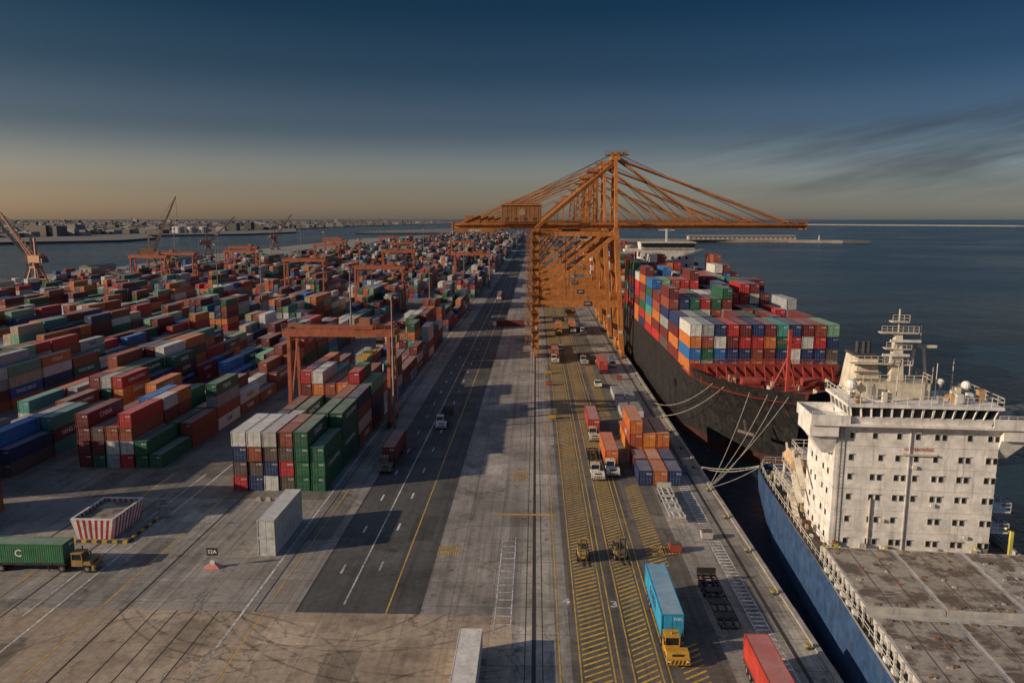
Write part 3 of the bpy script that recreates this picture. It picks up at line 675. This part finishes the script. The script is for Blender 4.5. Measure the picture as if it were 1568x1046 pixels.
# ---------------------------------------------------------------- ships
def loft(mb, secs, col_fn):
    n = len(secs[0])
    for a, b in zip(secs[:-1], secs[1:]):
        for i in range(n-1): mb.quad(a[i], b[i], b[i+1], a[i+1], col_fn(i))
def big_ship(xc, yb, nb, tiers, name, hull=(.012,.012,.014), seed=1, accH=0):
    ys = [0,2.5,6,11,17,24,36,60]; dk = [.3,4.2,8.2,11.8,14.4,15.7,16,16]; wl = [.1,.6,1.8,4,7.5,11,14.5,16]
    L = 27+nb*13.6+14+2*13.6+14; ys += [L-25, L-8, L]; dk += [16,15,13.5]; wl += [16,12,9]
    mb = MB(); secs = {}
    for sgn in (-1,1):
        S = []
        for y, d, w in zip(ys, dk, wl):
            rake = max(0, 7*(1-y/24)) if y < 24 else 0
            row = []
            for k in range(6):
                t = k/5; z = -4+t*(17.2+(1.6 if y < 26 else 0)); e = t**1.6
                row.append((xc+sgn*(w+(d-w)*e), yb+y+rake*(1-t), z))
            S.append(row)
        loft(mb, S, lambda i: (.045,.014,.012) if i == 0 else hull); secs[sgn] = S
    a, b = secs[-1][-1], secs[1][-1]
    for i in range(5): mb.quad(a[i], b[i], b[i+1], a[i+1], hull)
    dz = 12.6; P = [(xc-d*.985, yb+y, dz) for y, d in zip(ys, dk)]; Q = [(xc+d*.985, yb+y, dz) for y, d in zip(ys, dk)]
    for i in range(len(P)-1): mb.quad(P[i], Q[i], Q[i+1], P[i+1], (.24,.045,.03))
    rd = (.30,.05,.035)
    for dx in (-6,6): mb.cyl((xc+dx-1.8,yb+15,13.8),(xc+dx+1.8,yb+15,13.8),1.0,rd,14); mb.box(xc+dx-2.4,xc+dx+2.4,yb+13.8,yb+16.2,12.6,13.2,rd)
    for dx,dy in ((-9,14),(9,14),(-5,9),(5,9),(-11,19),(11,19),(-3,12),(3,12)):
        mb.cyl((xc+dx,yb+dy,12.6),(xc+dx,yb+dy,13.5),.3,(.5,.45,.3),8); mb.cyl((xc+dx,yb+dy+1,12.6),(xc+dx,yb+dy+1,13.5),.3,(.5,.45,.3),8)
    rs = random.Random(seed)
    for i in range(34):
        dx, dy = rs.uniform(-12,12), rs.uniform(12,21); q = rs.uniform(.3,1.1)
        mb.box(xc+dx,xc+dx+q,yb+dy,yb+dy+.6,12.61,12.8+rs.random()*1.4,rs.choice((rd,(.45,.4,.3),(.38,.07,.04),(.1,.08,.07))))
    mb.rail([(xc-14.5,yb+21,12.6),(xc-4,yb+19,12.6),(xc+4,yb+19,12.6),(xc+14.5,yb+21,12.6)],1.1,1.5,(.4,.08,.05),.09)
    mb.beam((xc,yb+11,12.6),(xc,yb+11,25),.6,.6,(.4,.06,.04)); mb.beam((xc-2.2,yb+11,22.5),(xc+2.2,yb+11,22.5),.25,.25,(.4,.06,.04)); mb.beam((xc-2.5,yb+13,12.6),(xc,yb+11,20),.25,.25,rd); mb.beam((xc+2.5,yb+13,12.6),(xc,yb+11,20),.25,.25,rd)
    mb.beam((xc-13.5,yb+23,14.2),(xc+13.5,yb+23,14.2),.4,3.2,(.28,.04,.03))
    for i in range(14): mb.beam((xc-13+i*2,yb+21.4,12.7),(xc-13+i*2,yb+22.8,15.4),.15,.3,(.34,.05,.035))
    mb.rail([(xc-13,yb+23,15.8),(xc+13,yb+23,15.8)],1.1,2,(.4,.1,.07),.08)
    # stockless anchor on the port bow
    mb.beam((xc-9.2,yb+5.0,6.2),(xc-9.6,yb+5.2,8.6),.35,.35,(.12,.1,.09)); mb.beam((xc-10.2,yb+6.6,6.1),(xc-8.0,yb+3.6,6.1),.5,.5,(.12,.1,.09))
    Y = yb+27
    def bay(Y, t, first=False):
        for r in range(12):
            x = xc-15.9+r*2.66; h = t + (rs.choice((0,0,0,-1,-1,-2,1)) if not first else 0)
            if r < 2: h = max(h, t)
            for k in range(max(1, h)):
                c = rs.choices(PC, [18,11,11,14,9,4,13,8,14,4,3,2,2])[0]
                kk = rs.uniform(.85,1.15); c = tuple(q*kk for q in c)
                cont(mb, x, Y, 13.3+k*2.62, 12.19, c, Y < 260)
        mb.box(xc-15.8,xc+15.8,Y,Y+12.2,12.6,13.25,(.22,.05,.035))
        mb.box(xc-15.9,xc+15.9,Y-1.0,Y-.5,12.6,15.4,(.28,.05,.035))
    for i in range(nb): bay(Y, tiers[i], i == 0); Y += 13.6
    W = (.62,.60,.57)
    mb.box(xc-10,xc+10,Y,Y+11,12.6,34,W); mb.box(xc-16,xc+14,Y,Y+6,34,35,W); mb.frus(xc-10,xc+10,Y-.3,Y+8,35,xc-10.3,xc+10.3,Y-.8,Y+8,37.6,W)
    mb.box(xc-9.8,xc+9.8,Y-.9,Y-.4,36,37.2,(0,0,0),2)
    for k in range(7):
        for q in range(7): mb.box(xc-9+q*2.6,xc-8.2+q*2.6,Y-.05,Y+.1,14.5+k*2.8,15.5+k*2.8,(0,0,0),2)
    mb.beam((xc,Y+4,37.6),(xc,Y+4,44),.6,.6,W); mb.beam((xc-3,Y+4,42),(xc+3,Y+4,42),.3,.3,W); mb.box(xc-3.5,xc+3.5,Y+12,Y+18,12.6,37,(.5,.25,.1))
    Y += 20
    for i in range(2): bay(Y, tiers[-1]); Y += 13.6
    mb.obj(name); return secs
big_ship(49.2, 134, 9, [4,4,5,5,6,6,6,7,7], 'container_ship', seed=5)
big_ship(49.2, 430, 9, [5,5,5,6,6,6,6,5,5], 'container_ship', (.02,.04,.09), seed=8)

# ---- near feeder ship, blue hull, white accommodation block (lies slightly askew to the quay)
mb = MB(); XL, XR = 33.4, 58.8; xc = 46.1
FM = Matrix.Translation((38.3,93.6,3.5)) @ Matrix.Rotation(math.radians(-4.3),4,'Z') @ Matrix.Scale(1.03,4) @ Matrix.Translation((-36.6,-90.2,-4.95))
mb.M = FM
BL = (.026,.066,.155)
st = [(12,1.0,.3),(18,5.5,3),(28,9.5,8),(38,11.8,11),(50,12.7,12.7),(60,12.7,12.7),(104,12.7,12.4),(112,12.7,10.5),(118,12.3,8),(121.5,11.2,5)]
for sgn in (-1,1):
    S = []
    for y, d, w in st:
        row = []
        bz = 6.1 if y > 100 else 5.9
        for z, e in ((-4,0),(-2.2,.35),(0,.75),(2.5,.95),(5.0,1),(bz,1)): row.append((xc+sgn*(w+(d-w)*e), y, z))
        S.append(row)
    loft(mb, S, lambda i: (.14,.03,.02) if i == 0 else BL)
    for (y, d, w), (y2, d2, w2) in zip(st[:-1], st[1:]):
        mb.quad((xc+sgn*(d-.25),y,5.0),(xc+sgn*(d2-.25),y2,5.0),(xc+sgn*(d2-.25),y2,5.9),(xc+sgn*(d-.25),y,5.9),(.5,.49,.46))
        mb.quad((xc+sgn*(d-.25),y,5.93),(xc+sgn*(d2-.25),y2,5.93),(xc+sgn*d2,y2,5.93),(xc+sgn*d,y,5.93),(.45,.44,.42))
y, d, w = st[-1]; mb.quad((xc-d,y,5.9),(xc+d,y,5.9),(xc+w,y,-4),(xc-w,y,-4),BL)
for (y, d, w), (y2, d2, w2) in zip(st[:-1], st[1:]): mb.quad((xc-d,y,4.9),(xc+d,y,4.9),(xc+d2,y2,4.9),(xc-d2,y2,4.9),(.17,.13,.10),3)
W = (.70,.675,.645); X0, X1, Y0, Y1 = 36.6, 55.6, 90.2, 101.5
mb.box(X0,X1,Y0,Y1,4.95,21.4,W)
for k in range(1,6): mb.box(X0-.04,X1+.04,Y0-.04,Y1+.04,4.95+k*2.75-.04,4.95+k*2.75+.04,(.60,.58,.55))
for rz in (20.0,17.2,14.7,12.1,9.2,6.3):
    for i, px in enumerate((1286,1318,1328,1352,1362,1378,1405,1415,1440,1450,1478,1488)):
        if rz == 20.0 and i in (2,4,8): continue
        if rz in (17.2,) and i in (1,4,7): continue
        if rz == 9.2 and i in (4,5): continue
        xx = (px-818)/12.0-.5; hw = .21
        mb.box(xx-hw-.07,xx+hw+.07,Y0-.05,Y0-.001,rz-.40,rz+.40,(.45,.42,.38)); mb.box(xx-hw,xx+hw,Y0-.07,Y0-.045,rz-.33,rz+.33,(0,0,0),2)
        mb.box(xx-hw-.12,xx+hw+.12,Y0-.16,Y0-.001,rz+.42,rz+.48,(.5,.48,.44))
    for yy in (92,94,97,99): mb.box(X0-.06,X0+.01,yy,yy+.5,rz-.36,rz+.36,(0,0,0),2)
mb.cyl((45.3,Y0-.15,5),(45.3,Y0-.15,21),.07,(.6,.55,.5),6); mb.cyl((41.2,Y0-.15,5),(41.2,Y0-.15,12),.09,(.5,.4,.3),6)
for z in range(32): mb.box(37.05,37.5,Y0-.14,Y0-.10,5.2+z*.5,5.24+z*.5,(.4,.38,.35))
for xx in (37.02,37.5): mb.box(xx,xx+.05,Y0-.16,Y0-.09,5,21.3,(.4,.38,.35))
for (a,b) in ((42.5,9.),(48.3,11.2),(52.5,7.2),(45.8,16)): mb.box(a,a+.5,Y0-.3,Y0-.072,b,b+.35,(.6,.57,.5))
text(mb,'NO SMOKING',(46.4,Y0-.09,18.4),(1,0,0),(0,0,1),3.4,.5,(.45,.1,.08))
mb.beam((44.5,Y0-.2,17.75),(48.5,Y0-.2,17.75),.25,.18,(.5,.46,.4))
mb.box(46.0,46.5,Y0-.3,Y0-.08,20.5,22.6,(.55,.5,.4))
mb.box(33.2,58.9,Y0-1.2,Y0+5.5,21.4,21.7,W)
mb.box(33.2,36.6,Y0-.9,Y0+4.5,20.0,21.4,W); mb.frus(35.2,36.6,Y0+.5,Y0+3.5,17.5,33.4,36.6,Y0-.5,Y0+4.3,20.0,W); mb.frus(55.6,56.8,Y0+.5,Y0+3.5,17.5,55.6,58.8,Y0-.5,Y0+4.3,20.0,W); mb.box(55.6,58.9,Y0-.9,Y0+4.5,20.0,21.4,W)
for (a,b) in ((33.2,37.8),(54.2,58.9)):
    mb.box(a,b,Y0-1.2,Y0-1.08,21.7,22.75,W); mb.box(a,b,Y0+5.4,Y0+5.5,21.7,22.75,W)
mb.box(33.2,33.32,Y0-1.08,Y0+5.4,21.7,22.75,W); mb.box(58.78,58.9,Y0-1.08,Y0+5.4,21.7,22.75,W)
mb.frus(38.0,54.2,Y0-.6,Y0+7,21.7,37.8,54.4,Y0-.9,Y0+7,22.6,W); mb.frus(37.9,54.3,Y0-.85,Y0+6.9,22.6,37.6,54.6,Y0-1.25,Y0+6.9,23.9,(0,0,0),2)
for i in range(15):
    x = 37.9+i*1.17; mb.beam((x,Y0-.9,22.6),(x+(-.3+.04*i),Y0-1.32,23.9),.22,.14,W)
for yy in (0,1.6,3.2,4.8,6.4): mb.beam((37.86,Y0+yy,22.6),(37.55,Y0+yy,23.9),.14,.22,W)
mb.box(37.2,55.0,Y0-1.6,Y0+7.3,23.9,24.25,W); mb.rail([(37.3,Y0+7,24.25),(37.3,Y0-1.5,24.25),(54.9,Y0-1.5,24.25),(54.9,Y0+7,24.25)],1.1,1.3,(.6,.58,.52),.06)
mb.rail([(33.3,Y0-1.1,22.75),(37.2,Y0-1.1,22.75)],.4,1,(.6,.58,.52),.05); mb.rail([(54.8,Y0-1.1,22.75),(58.8,Y0-1.1,22.75)],.4,1,(.6,.58,.52),.05)
mb.box(56.5,59.6,Y0+.2,Y0+3.6,23.6,23.75,(.12,.12,.12)); mb.cyl((58.8,Y0+2,21.7),(58.8,Y0+2,23.6),.08,W,6)
C = (.56,.50,.40)
mb.box(40,48,Y0+2,Y0+6.5,24.25,26.2,C); mb.rail([(40,Y0+2,26.2),(48,Y0+2,26.2),(48,Y0+6.5,26.2)],1.0,1,C,.06)
mb.frus(39.4,42.6,Y0+3,Y0+9,24.25,39.9,42.2,Y0+4,Y0+8.5,29.0,C); mb.box(39.7,42.4,Y0+3.8,Y0+8.6,29.0,29.3,(.05,.05,.05))
for z in (26.3,27.2,28.1): mb.box(39.3,42.5,Y0+3.05,Y0+3.3,z,z+.15,(.2,.18,.15))
for q in (40.4,41.2,41.8): mb.cyl((q,Y0+6,29.2),(q,Y0+6,30.8),.25,(.04,.04,.04),8)
mb.box(38.6,43.4,Y0+2.6,Y0+3.3,28.4,28.55,C); mb.rail([(38.6,Y0+2.6,28.55),(43.4,Y0+2.6,28.55)],.9,.7,C,.05)
mb.frus(43.6,45.2,Y0+3,Y0+4.6,26.2,44,44.8,Y0+3.4,Y0+4.2,32,C); mb.cyl((44.4,Y0+3.8,32),(44.4,Y0+3.8,35.2),.1,C,6)
for z, w in ((28.2,3.6),(30.2,3.0),(32.2,4.4),(33.6,2)): mb.box(44.4-w/2,44.4+w/2,Y0+3.2,Y0+4.4,z,z+.14,C); mb.rail([(44.4-w/2,Y0+3.2,z+.14),(44.4+w/2,Y0+3.2,z+.14)],.8,.6,C,.05)
mb.box(42.4,45.6,Y0+2.8,Y0+3.1,29.4,29.7,(.6,.6,.58)); mb.box(43.2,46.8,Y0+2.8,Y0+3.1,31.2,31.5,(.6,.6,.58))
for x in (46.6,48.6): mb.beam((x,Y0+5,26),(47.5+(x-47.6)*.5,Y0+5,30.6),.3,.3,C)
mb.beam((45.3,Y0+5,30.4),(49.6,Y0+5,30.4),.3,.35,C); mb.cyl((47.6,Y0+5,30.4),(47.6,Y0+5,33),.06,C,6)
for (x,y,r) in ((38.6,2,.75),(52.6,3,.6),(50.5,5,.45)):
    mb.cyl((x,Y0+y,24.25),(x,Y0+y,25.4),.15,C,6)
    for k in range(5):
        a0, a1 = -math.pi/2+k*math.pi/5, -math.pi/2+(k+1)*math.pi/5
        mb.cyl((x,Y0+y,25.9+r*math.sin(a0)),(x,Y0+y,25.9+r*math.sin(a1)),max(.02,r*math.cos(a0)),(.7,.69,.66),12,max(.02,r*math.cos(a1)))
for i in range(14):
    x = R.uniform(38,54); y = Y0+R.uniform(0,6); mb.cyl((x,y,24.25),(x,y,24.25+R.uniform(1.5,5)),.05,C,5)
for i in range(22):
    x = R.uniform(38,54); y = Y0+R.uniform(-1,5); q = R.uniform(.3,.8); mb.box(x,x+q,y,y+q,24.25,24.25+R.uniform(.5,1.6),R.choice((C,(.4,.25,.12),(.6,.6,.57),(.2,.2,.2))))
for k in range(3):
    z = 5+2.75*k; yb = 112-k*2.5; mb.box(34.6+k*.6,57.6-k*.6,Y1,yb,z+2.6,z+2.75,(.5,.46,.4)); mb.rail([(34.7+k*.6,Y1,z+2.75),(34.7+k*.6,yb,z+2.75),(57.5-k*.6,yb,z+2.75)],1.1,1.6,(.65,.6,.5),.07)
    for yy in (Y1+2,yb-.5): mb.beam((34.9+k*.6,yy,z),(34.9+k*.6,yy,z+2.6),.25,.25,W)
    mb.beam((35.2,Y1-2-k,z+.1),(35.2,Y1+2-k,z+2.75),.8,.15,(.6,.55,.45))
    mb.box(37.5,54.5,Y1,106,z,z+2.6,W)
mb.rail([(33.9,88,5.9),(33.9,103,5.9),(33.9,112,5.9),(34.2,118,6.1),(35.5,121.3,6.1),(46,121.3,6.1)],1.0,1.6,(.6,.57,.5),.06)
for (x,y) in ((36.2,113),(38.8,116),(36.8,118.5),(42,118)):
    mb.cyl((x,y,4.9),(x,y,5.7),.28,(.5,.47,.4),8); mb.cyl((x+.9,y,4.9),(x+.9,y,5.7),.28,(.5,.47,.4),8)
for (x,y) in ((38,114),(42,115)): mb.cyl((x-1,y,5.9),(x+1,y,5.9),.7,(.35,.25,.15),12); mb.box(x-1.4,x+1.4,y-1,y+1,4.95,5.2,(.3,.3,.28))
mb.cyl((35.6,107,12.0),(35.6,102.5,12.0),.9,(.55,.38,.22),12); mb.frus(34.9,36.3,102.8,106.8,12.6,35.2,36,103.3,106.3,13.3,(.5,.36,.22))
mb.beam((35.5,103,10.5),(35.0,103,14),.25,.25,W); mb.beam((35.5,106.5,10.5),(35.0,106.5,14),.25,.25,W)
for i in range(30):
    x, y = R.uniform(34.5,37.4), R.uniform(92,119); q = R.uniform(.2,.6); mb.box(x,x+q,y,y+q,4.92,5.2+R.random()*1.1,R.choice(((.6,.57,.5),(.45,.36,.25),(.2,.18,.15),(.45,.12,.08))))
for z in (7.7,10.4): mb.box(55.6,58.2,91,97,z,z+.15,W); mb.rail([(55.7,91,z+.15),(58.2,91,z+.15),(58.2,97,z+.15)],1.1,1.2,W,.07)
mb.beam((57.5,89,5),(57.5,89,9),.35,.35,(.5,.45,.1)); mb.beam((57.5,89,9),(56.2,88,9.6),.25,.25,(.5,.45,.1))
HC = (.33,.29,.24)
for (ya,yb,xa,xb) in ((71.2,85.6,34.5,58.),(55.0,69.2,34.5,58.),(41,53,36,56.5),(30,39,38.5,54)):
    mb.box(xa+.8,xb-.6,ya+.2,yb-.2,4.9,6.7,(.33,.30,.27))
    for j in range(3):
        a = xa+(xb-xa)*j/3; b = xa+(xb-xa)*(j+1)/3
        mb.box(a+.06,b-.06,ya,yb,6.7,7.35,(.45,.43,.40)); mb.box(a+.3,b-.3,ya+.3,yb-.3,7.35,7.38,(HC,(.30,.26,.21),(.37,.34,.29))[j],3)
        for q in range(3): mb.box(a+1+q*2.5,a+1.6+q*2.5,ya+.4,ya+.8,7.38,7.5,(.2,.15,.1)); mb.box(a+1+q*2.5,a+1.6+q*2.5,yb-.8,yb-.4,7.38,7.5,(.2,.15,.1))
        mb.box(a+2.6,a+2.66,ya+.3,yb-.3,7.38,7.42,(.14,.11,.09)); mb.box(a+5.2,a+5.26,ya+.3,yb-.3,7.38,7.42,(.14,.11,.09))
        for q in range(9): x = R.uniform(a+.5,b-1); y = R.uniform(ya+.6,yb-.8); mb.box(x,x+R.uniform(.15,.5),y,y+R.uniform(.15,.4),7.38,7.5,R.choice(((.1,.08,.06),(.4,.38,.33),(.25,.1,.05))))
    y = ya
    while y < yb: mb.box(xa-.2,xa,y,y+.25,5,7.3,(.5,.5,.47)); y += 1.6
    for q in range(14):
        x = xa+.7+q*1.65*(xb-xa)/23.5+R.uniform(-.2,.2)
        mb.cyl((x,ya-.9,5.0),(x,ya-.9,7.0),.16,R.choice(((.45,.38,.06),(.55,.53,.48),(.3,.28,.25))),7)
        mb.box(x+.4,x+1.0,ya-1.3,ya-.5,5,6.2+R.random()*.6,R.choice(((.5,.5,.47),(.2,.2,.2),(.45,.4,.08))))
    mb.box(xa-.1,xb,ya-1.15,ya-.65,6.9,7.05,(.45,.43,.4))
    for q in range(6): mb.box(xa-.75,xa-.25,ya+1+q*1.9,ya+1.6+q*1.9,4.95,6.3,(.55,.54,.5))
for q in range(5): mb.cyl((35+q*.5,87.2,5),(35+q*.5,87.2,6.8),.15,(.5,.42,.04),7)
for i in range(50):
    x, y = R.uniform(35,57), R.uniform(86.2,89.6); mb.box(x,x+R.uniform(.2,.7),y,y+.4,4.95,5.2+R.random()*1.2,R.choice(((.55,.53,.48),(.2,.18,.15),(.45,.4,.08),(.3,.12,.06))))
mb.rail([(33.9,50,5.9),(33.9,88,5.9)],.9,1.6,(.5,.48,.44),.05)
mb.obj('feeder_cargo_ship')

mb = MB(); RP = (.45,.42,.36)
sp = lambda x, y, z: tuple(FM @ Vector((x, y, z)))
for a, b, s in (((41,141.5,13.4),(29.8,124,.6),1.2),((43.5,138.5,13.6),(29.8,124,.6),1.6),((46.5,135.8,13.8),(29.8,124,.6),1.0),((44.8,137,13.8),(29.8,123.8,.6),2.2),
                ((37.5,147,13.2),(29.8,172,.6),1.5),((36,150,13.2),(29.8,184,.6),2.0),(sp(36,121.4,6.2),(29.8,124,.6),.6),(sp(37,121.4,6.2),(29.8,136,.6),1.0),(sp(36.5,121.4,6.2),(29.8,136,.6),1.5)):
    mb.rope(a, b, s, .06, RP, 12)
mb.obj('mooring_rope')

# ---------------------------------------------------------------- far shore, breakwater, harbour cranes
LAND = mat_land('hazy_far_land', (.10,.095,.09), (.17,.155,.14), .01)
SAND = mat_land('pale_rock', (.16,.14,.12), (.27,.24,.21), .05)
slab('far_shore_land', [(-3000,900),(-1150,1350),(-900,1620),(-940,1850),(-1120,2150),(-900,2330),(-860,2700),(-1150,3600),(-1250,5200),(-900,7500),(-1300,14000),(-3000,22000),(-20000,22000),(-20000,900)], -6, 1.5, LAND)
slab('far_spit_land', [(-600,2500),(-200,2600),(-150,3600),(-420,3700),(-620,3000)], -6, 1.0, LAND)
slab('breakwater', [(40,1690),(540,1640),(640,1600),(700,1605),(640,1640),(545,1670),(60,1760)], -6, 2.2, SAND)
slab('distant_breakwater', [(2300,6600),(3300,5300),(3650,5200),(3400,5500),(2500,6900)], -6, 4, SAND)
mb = MB(); mb.box(330,560,1650,1668,2.2,10,(.45,.41,.36))
for i in range(22): mb.box(334+i*10.3,338+i*10.3,1649.8,1650,4,7,(.08,.08,.08))
mb.frus(328,562,1648,1670,10,332,558,1656,1662,12,(.35,.3,.27)); mb.obj('breakwater_warehouse')
mb = MB(); mb.cyl((600,1625,2),(600,1625,12),1.5,(.5,.5,.48),8,.9); mb.cyl((600,1625,12),(600,1625,14),1.3,(.4,.1,.08),8); mb.obj('harbour_beacon')
mb = MB()
for i in range(2600):
    t = R.random(); Y = 1620+ (t**1.7)*9000; a = R.uniform(-.75, -.12)
    x = a*Y
    if x > -1180 or (Y < 2300 and x > -1280): continue
    w, d, h = R.uniform(10,60), R.uniform(10,50), R.uniform(4,12)*(1+Y/9000)
    if R.random() < .04: h *= 2.0
    c = R.choice(((.24,.22,.21),(.17,.16,.155),(.34,.33,.32),(.18,.15,.13),(.12,.12,.125),(.09,.10,.09)))
    mb.box(x,x+w,Y,Y+d,1.4,1.5+h,c)
    if R.random() < .5: mb.box(x+w*.2,x+w*.5,Y+d*.2,Y+d*.6,1.5+h,1.5+h*1.25,c)
mb.obj('distant_port_town')
mb = MB()
for (x,y) in ((-1160,2440),(-1125,2450),(-1090,2460),(-1200,2500)): mb.cyl((x,y,1.5),(x,y,20),14,(.40,.39,.38),16); mb.cyl((x,y,20),(x,y,24),14,(.4,.4,.38),16,2)
mb.obj('storage_tank')
mb = MB()
for i in range(420):
    x = R.uniform(-10, 25) if R.random() < .4 else R.uniform(-250,-30); Y = R.uniform(1500,2250)
    for k in range(R.choice((1,2,3,4))): cont(mb, x, Y, k*2.6, 12.19, rc())
mb.obj('offscreen_shadow_stack')
def harbour_crane(x, y, ang, el, L=42, col=(.30,.12,.07)):
    mb = MB(); mb.M = Matrix.Translation((x,y,0)) @ Matrix.Rotation(ang,4,'Z')
    for a in (-5,5):
        for b in (-5,5): mb.beam((a,b,0),(a*.45,b*.45,12),.9,.9,col); mb.box(a-1,a+1,b-2,b+2,0,1.5,(.1,.08,.07))
        mb.beam((a*.8,-4,4),(a*.8,4,4),.6,.6,col)
    mb.box(-3,3,-3,3,12,13.5,col); mb.cyl((0,0,13.5),(0,0,16),2,col,12); mb.box(-3,3,-8,3.5,16,21,(.35,.16,.09)); mb.box(-2.5,2.5,-10,-8,16,19,(.1,.1,.1))
    mb.beam((0,-1,21),(0,-1,33),1.2,1.2,col)
    tip = Vector((0,3+L*math.cos(el),19+L*math.sin(el)))
    for dx in (-1.4,1.4):
        base = Vector((dx,3,19)); mb.beam(base,tip+Vector((dx*.2,0,0)),.5,.5,col); mb.beam(base+Vector((0,-.8,2.4)),tip+Vector((dx*.2,0,.6)),.4,.4,col)
        for i in range(12):
            p = base.lerp(tip,i/12); q = (base+Vector((0,-.8,2.4))).lerp(tip,(i+1)/12); mb.beam(p,q,.2,.2,col)
        mb.cyl((dx,-1,33),tip,.12,(.05,.05,.05),5)
    mb.cyl(tip,tip+Vector((0,0,-18)),.1,(.05,.05,.05),5)
    mb.obj('mobile_harbour_crane')
harbour_crane(-352, 520, math.radians(70), math.radians(48), 42)
harbour_crane(-331, 640, math.radians(-80), math.radians(66), 50, (.34,.2,.12))
harbour_crane(-372, 545, math.radians(100), math.radians(55), 40, (.1,.1,.1))
harbour_crane(-395, 900, math.radians(-60), math.radians(45)); harbour_crane(-400, 1150, math.radians(-60), math.radians(55)); harbour_crane(-1400,1950,math.radians(40),math.radians(60))
for (x,y,w,d,h) in ((-365,470,22,14,6),(-340,400,18,12,5),(-395,640,10,40,5),(-380,760,14,60,7),(-330,560,16,10,5)):
    mb = MB(); mb.box(x,x+w,y,y+d,0.02,h,(.36,.33,.29)); mb.frus(x-.5,x+w+.5,y-.5,y+d+.5,h,x+w*.45,x+w*.55,y-.5,y+d+.5,h+1.8,(.25,.2,.17))
    for i in range(int(w/4)): mb.box(x+1+i*4,x+3+i*4,y-.05,y+.02,.1,h*.6,(.06,.06,.06))
    mb.obj('quay_shed')

# ---------------------------------------------------------------- world
wd = bpy.data.worlds.new('World'); scene.world = wd; wd.use_nodes = True
nt = wd.node_tree
class WG(G):
    def __init__(s): s.nt = nt; s._pos = None
g = WG()
sky = nt.nodes.new('ShaderNodeTexSky'); sky.sky_type = 'NISHITA'; sky.sun_disc = False
sky.sun_elevation = SUN_EL; sky.sun_rotation = SUN_ROT; sky.air_density = 1.2; sky.dust_density = 1.5; sky.altitude = 50
tc = nt.nodes.new('ShaderNodeTexCoord').outputs['Generated']
x, y, z = g.xyz(tc)
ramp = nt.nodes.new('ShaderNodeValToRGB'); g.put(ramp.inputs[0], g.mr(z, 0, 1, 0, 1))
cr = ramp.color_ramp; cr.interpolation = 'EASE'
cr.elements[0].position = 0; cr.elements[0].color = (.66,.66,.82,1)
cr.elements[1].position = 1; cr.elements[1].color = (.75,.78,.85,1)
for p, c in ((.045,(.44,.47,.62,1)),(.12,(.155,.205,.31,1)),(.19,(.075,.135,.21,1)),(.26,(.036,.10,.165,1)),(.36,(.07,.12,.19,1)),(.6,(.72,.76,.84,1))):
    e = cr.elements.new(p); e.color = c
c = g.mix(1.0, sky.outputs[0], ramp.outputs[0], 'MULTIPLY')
c = g.mix(1.0, c, g.mix(g.mr(az := g.m('DIVIDE', x, g.m('MAXIMUM', y, .05)), -.7, .5, 0, 1), (1.32,1.14,1.04), (.80,.88,1.0)), 'MULTIPLY')
zt = g.m('SUBTRACT', z, g.m('MULTIPLY', az, .14))
cn = g.noise(g.vec(g.m('MULTIPLY', az, 2.6), g.m('MULTIPLY', zt, 26.0), 5.3), 1.0, 6, .55)
front = g.mr(y, 0, .2, 0, 1)
cm = g.m('MULTIPLY', g.mr(cn, .44, .62, 0, 1), g.m('MULTIPLY', g.mr(az, .05, .4, 0, 1), g.m('MULTIPLY', g.mr(z, .015, .05, 0, 1), g.m('MULTIPLY', g.mr(z, .11, .16, 1, 0), front))))
c = g.mix(g.m('MULTIPLY', cm, .6), c, (.36,.40,.50))
ch = g.noise(g.vec(g.m('MULTIPLY', az, 3.0), g.m('MULTIPLY', z, 40.0), 9.1), 1.0, 5, .55)
cl = g.m('MULTIPLY', g.mr(ch, .45, .65, 0, 1), g.m('MULTIPLY', g.mr(az, 0, .3, 0, 1), g.m('MULTIPLY', g.mr(z, .0, .03, .2, 1), g.m('MULTIPLY', g.mr(z, .05, .1, 1, 0), front))))
c = g.mix(g.m('MULTIPLY', cl, .30), c, (1.7,1.75,1.95))
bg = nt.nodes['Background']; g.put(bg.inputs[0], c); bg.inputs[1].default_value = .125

sun = bpy.data.lights.new('sun', 'SUN'); sun.energy = 5.0; sun.angle = math.radians(.5); sun.color = (1, .80, .58)
so = bpy.data.objects.new('sun', sun); scene.collection.objects.link(so)
sd = Vector((math.sin(SUN_ROT)*math.cos(SUN_EL), math.cos(SUN_ROT)*math.cos(SUN_EL), math.sin(SUN_EL)))
so.rotation_euler = sd.to_track_quat('Z', 'Y').to_euler()

cam = bpy.data.cameras.new('camera'); cam.lens = 26.4; cam.sensor_width = 36; cam.clip_end = 120000; cam.clip_start = .5
co = bpy.data.objects.new('camera', cam); scene.collection.objects.link(co); co.location = (0,0,46)
co.rotation_euler = (math.radians(90-9.236), 0, math.radians(1.8)); scene.camera = co
scene.view_settings.view_transform = 'Standard'; scene.view_settings.look = 'None'; scene.view_settings.exposure = 0
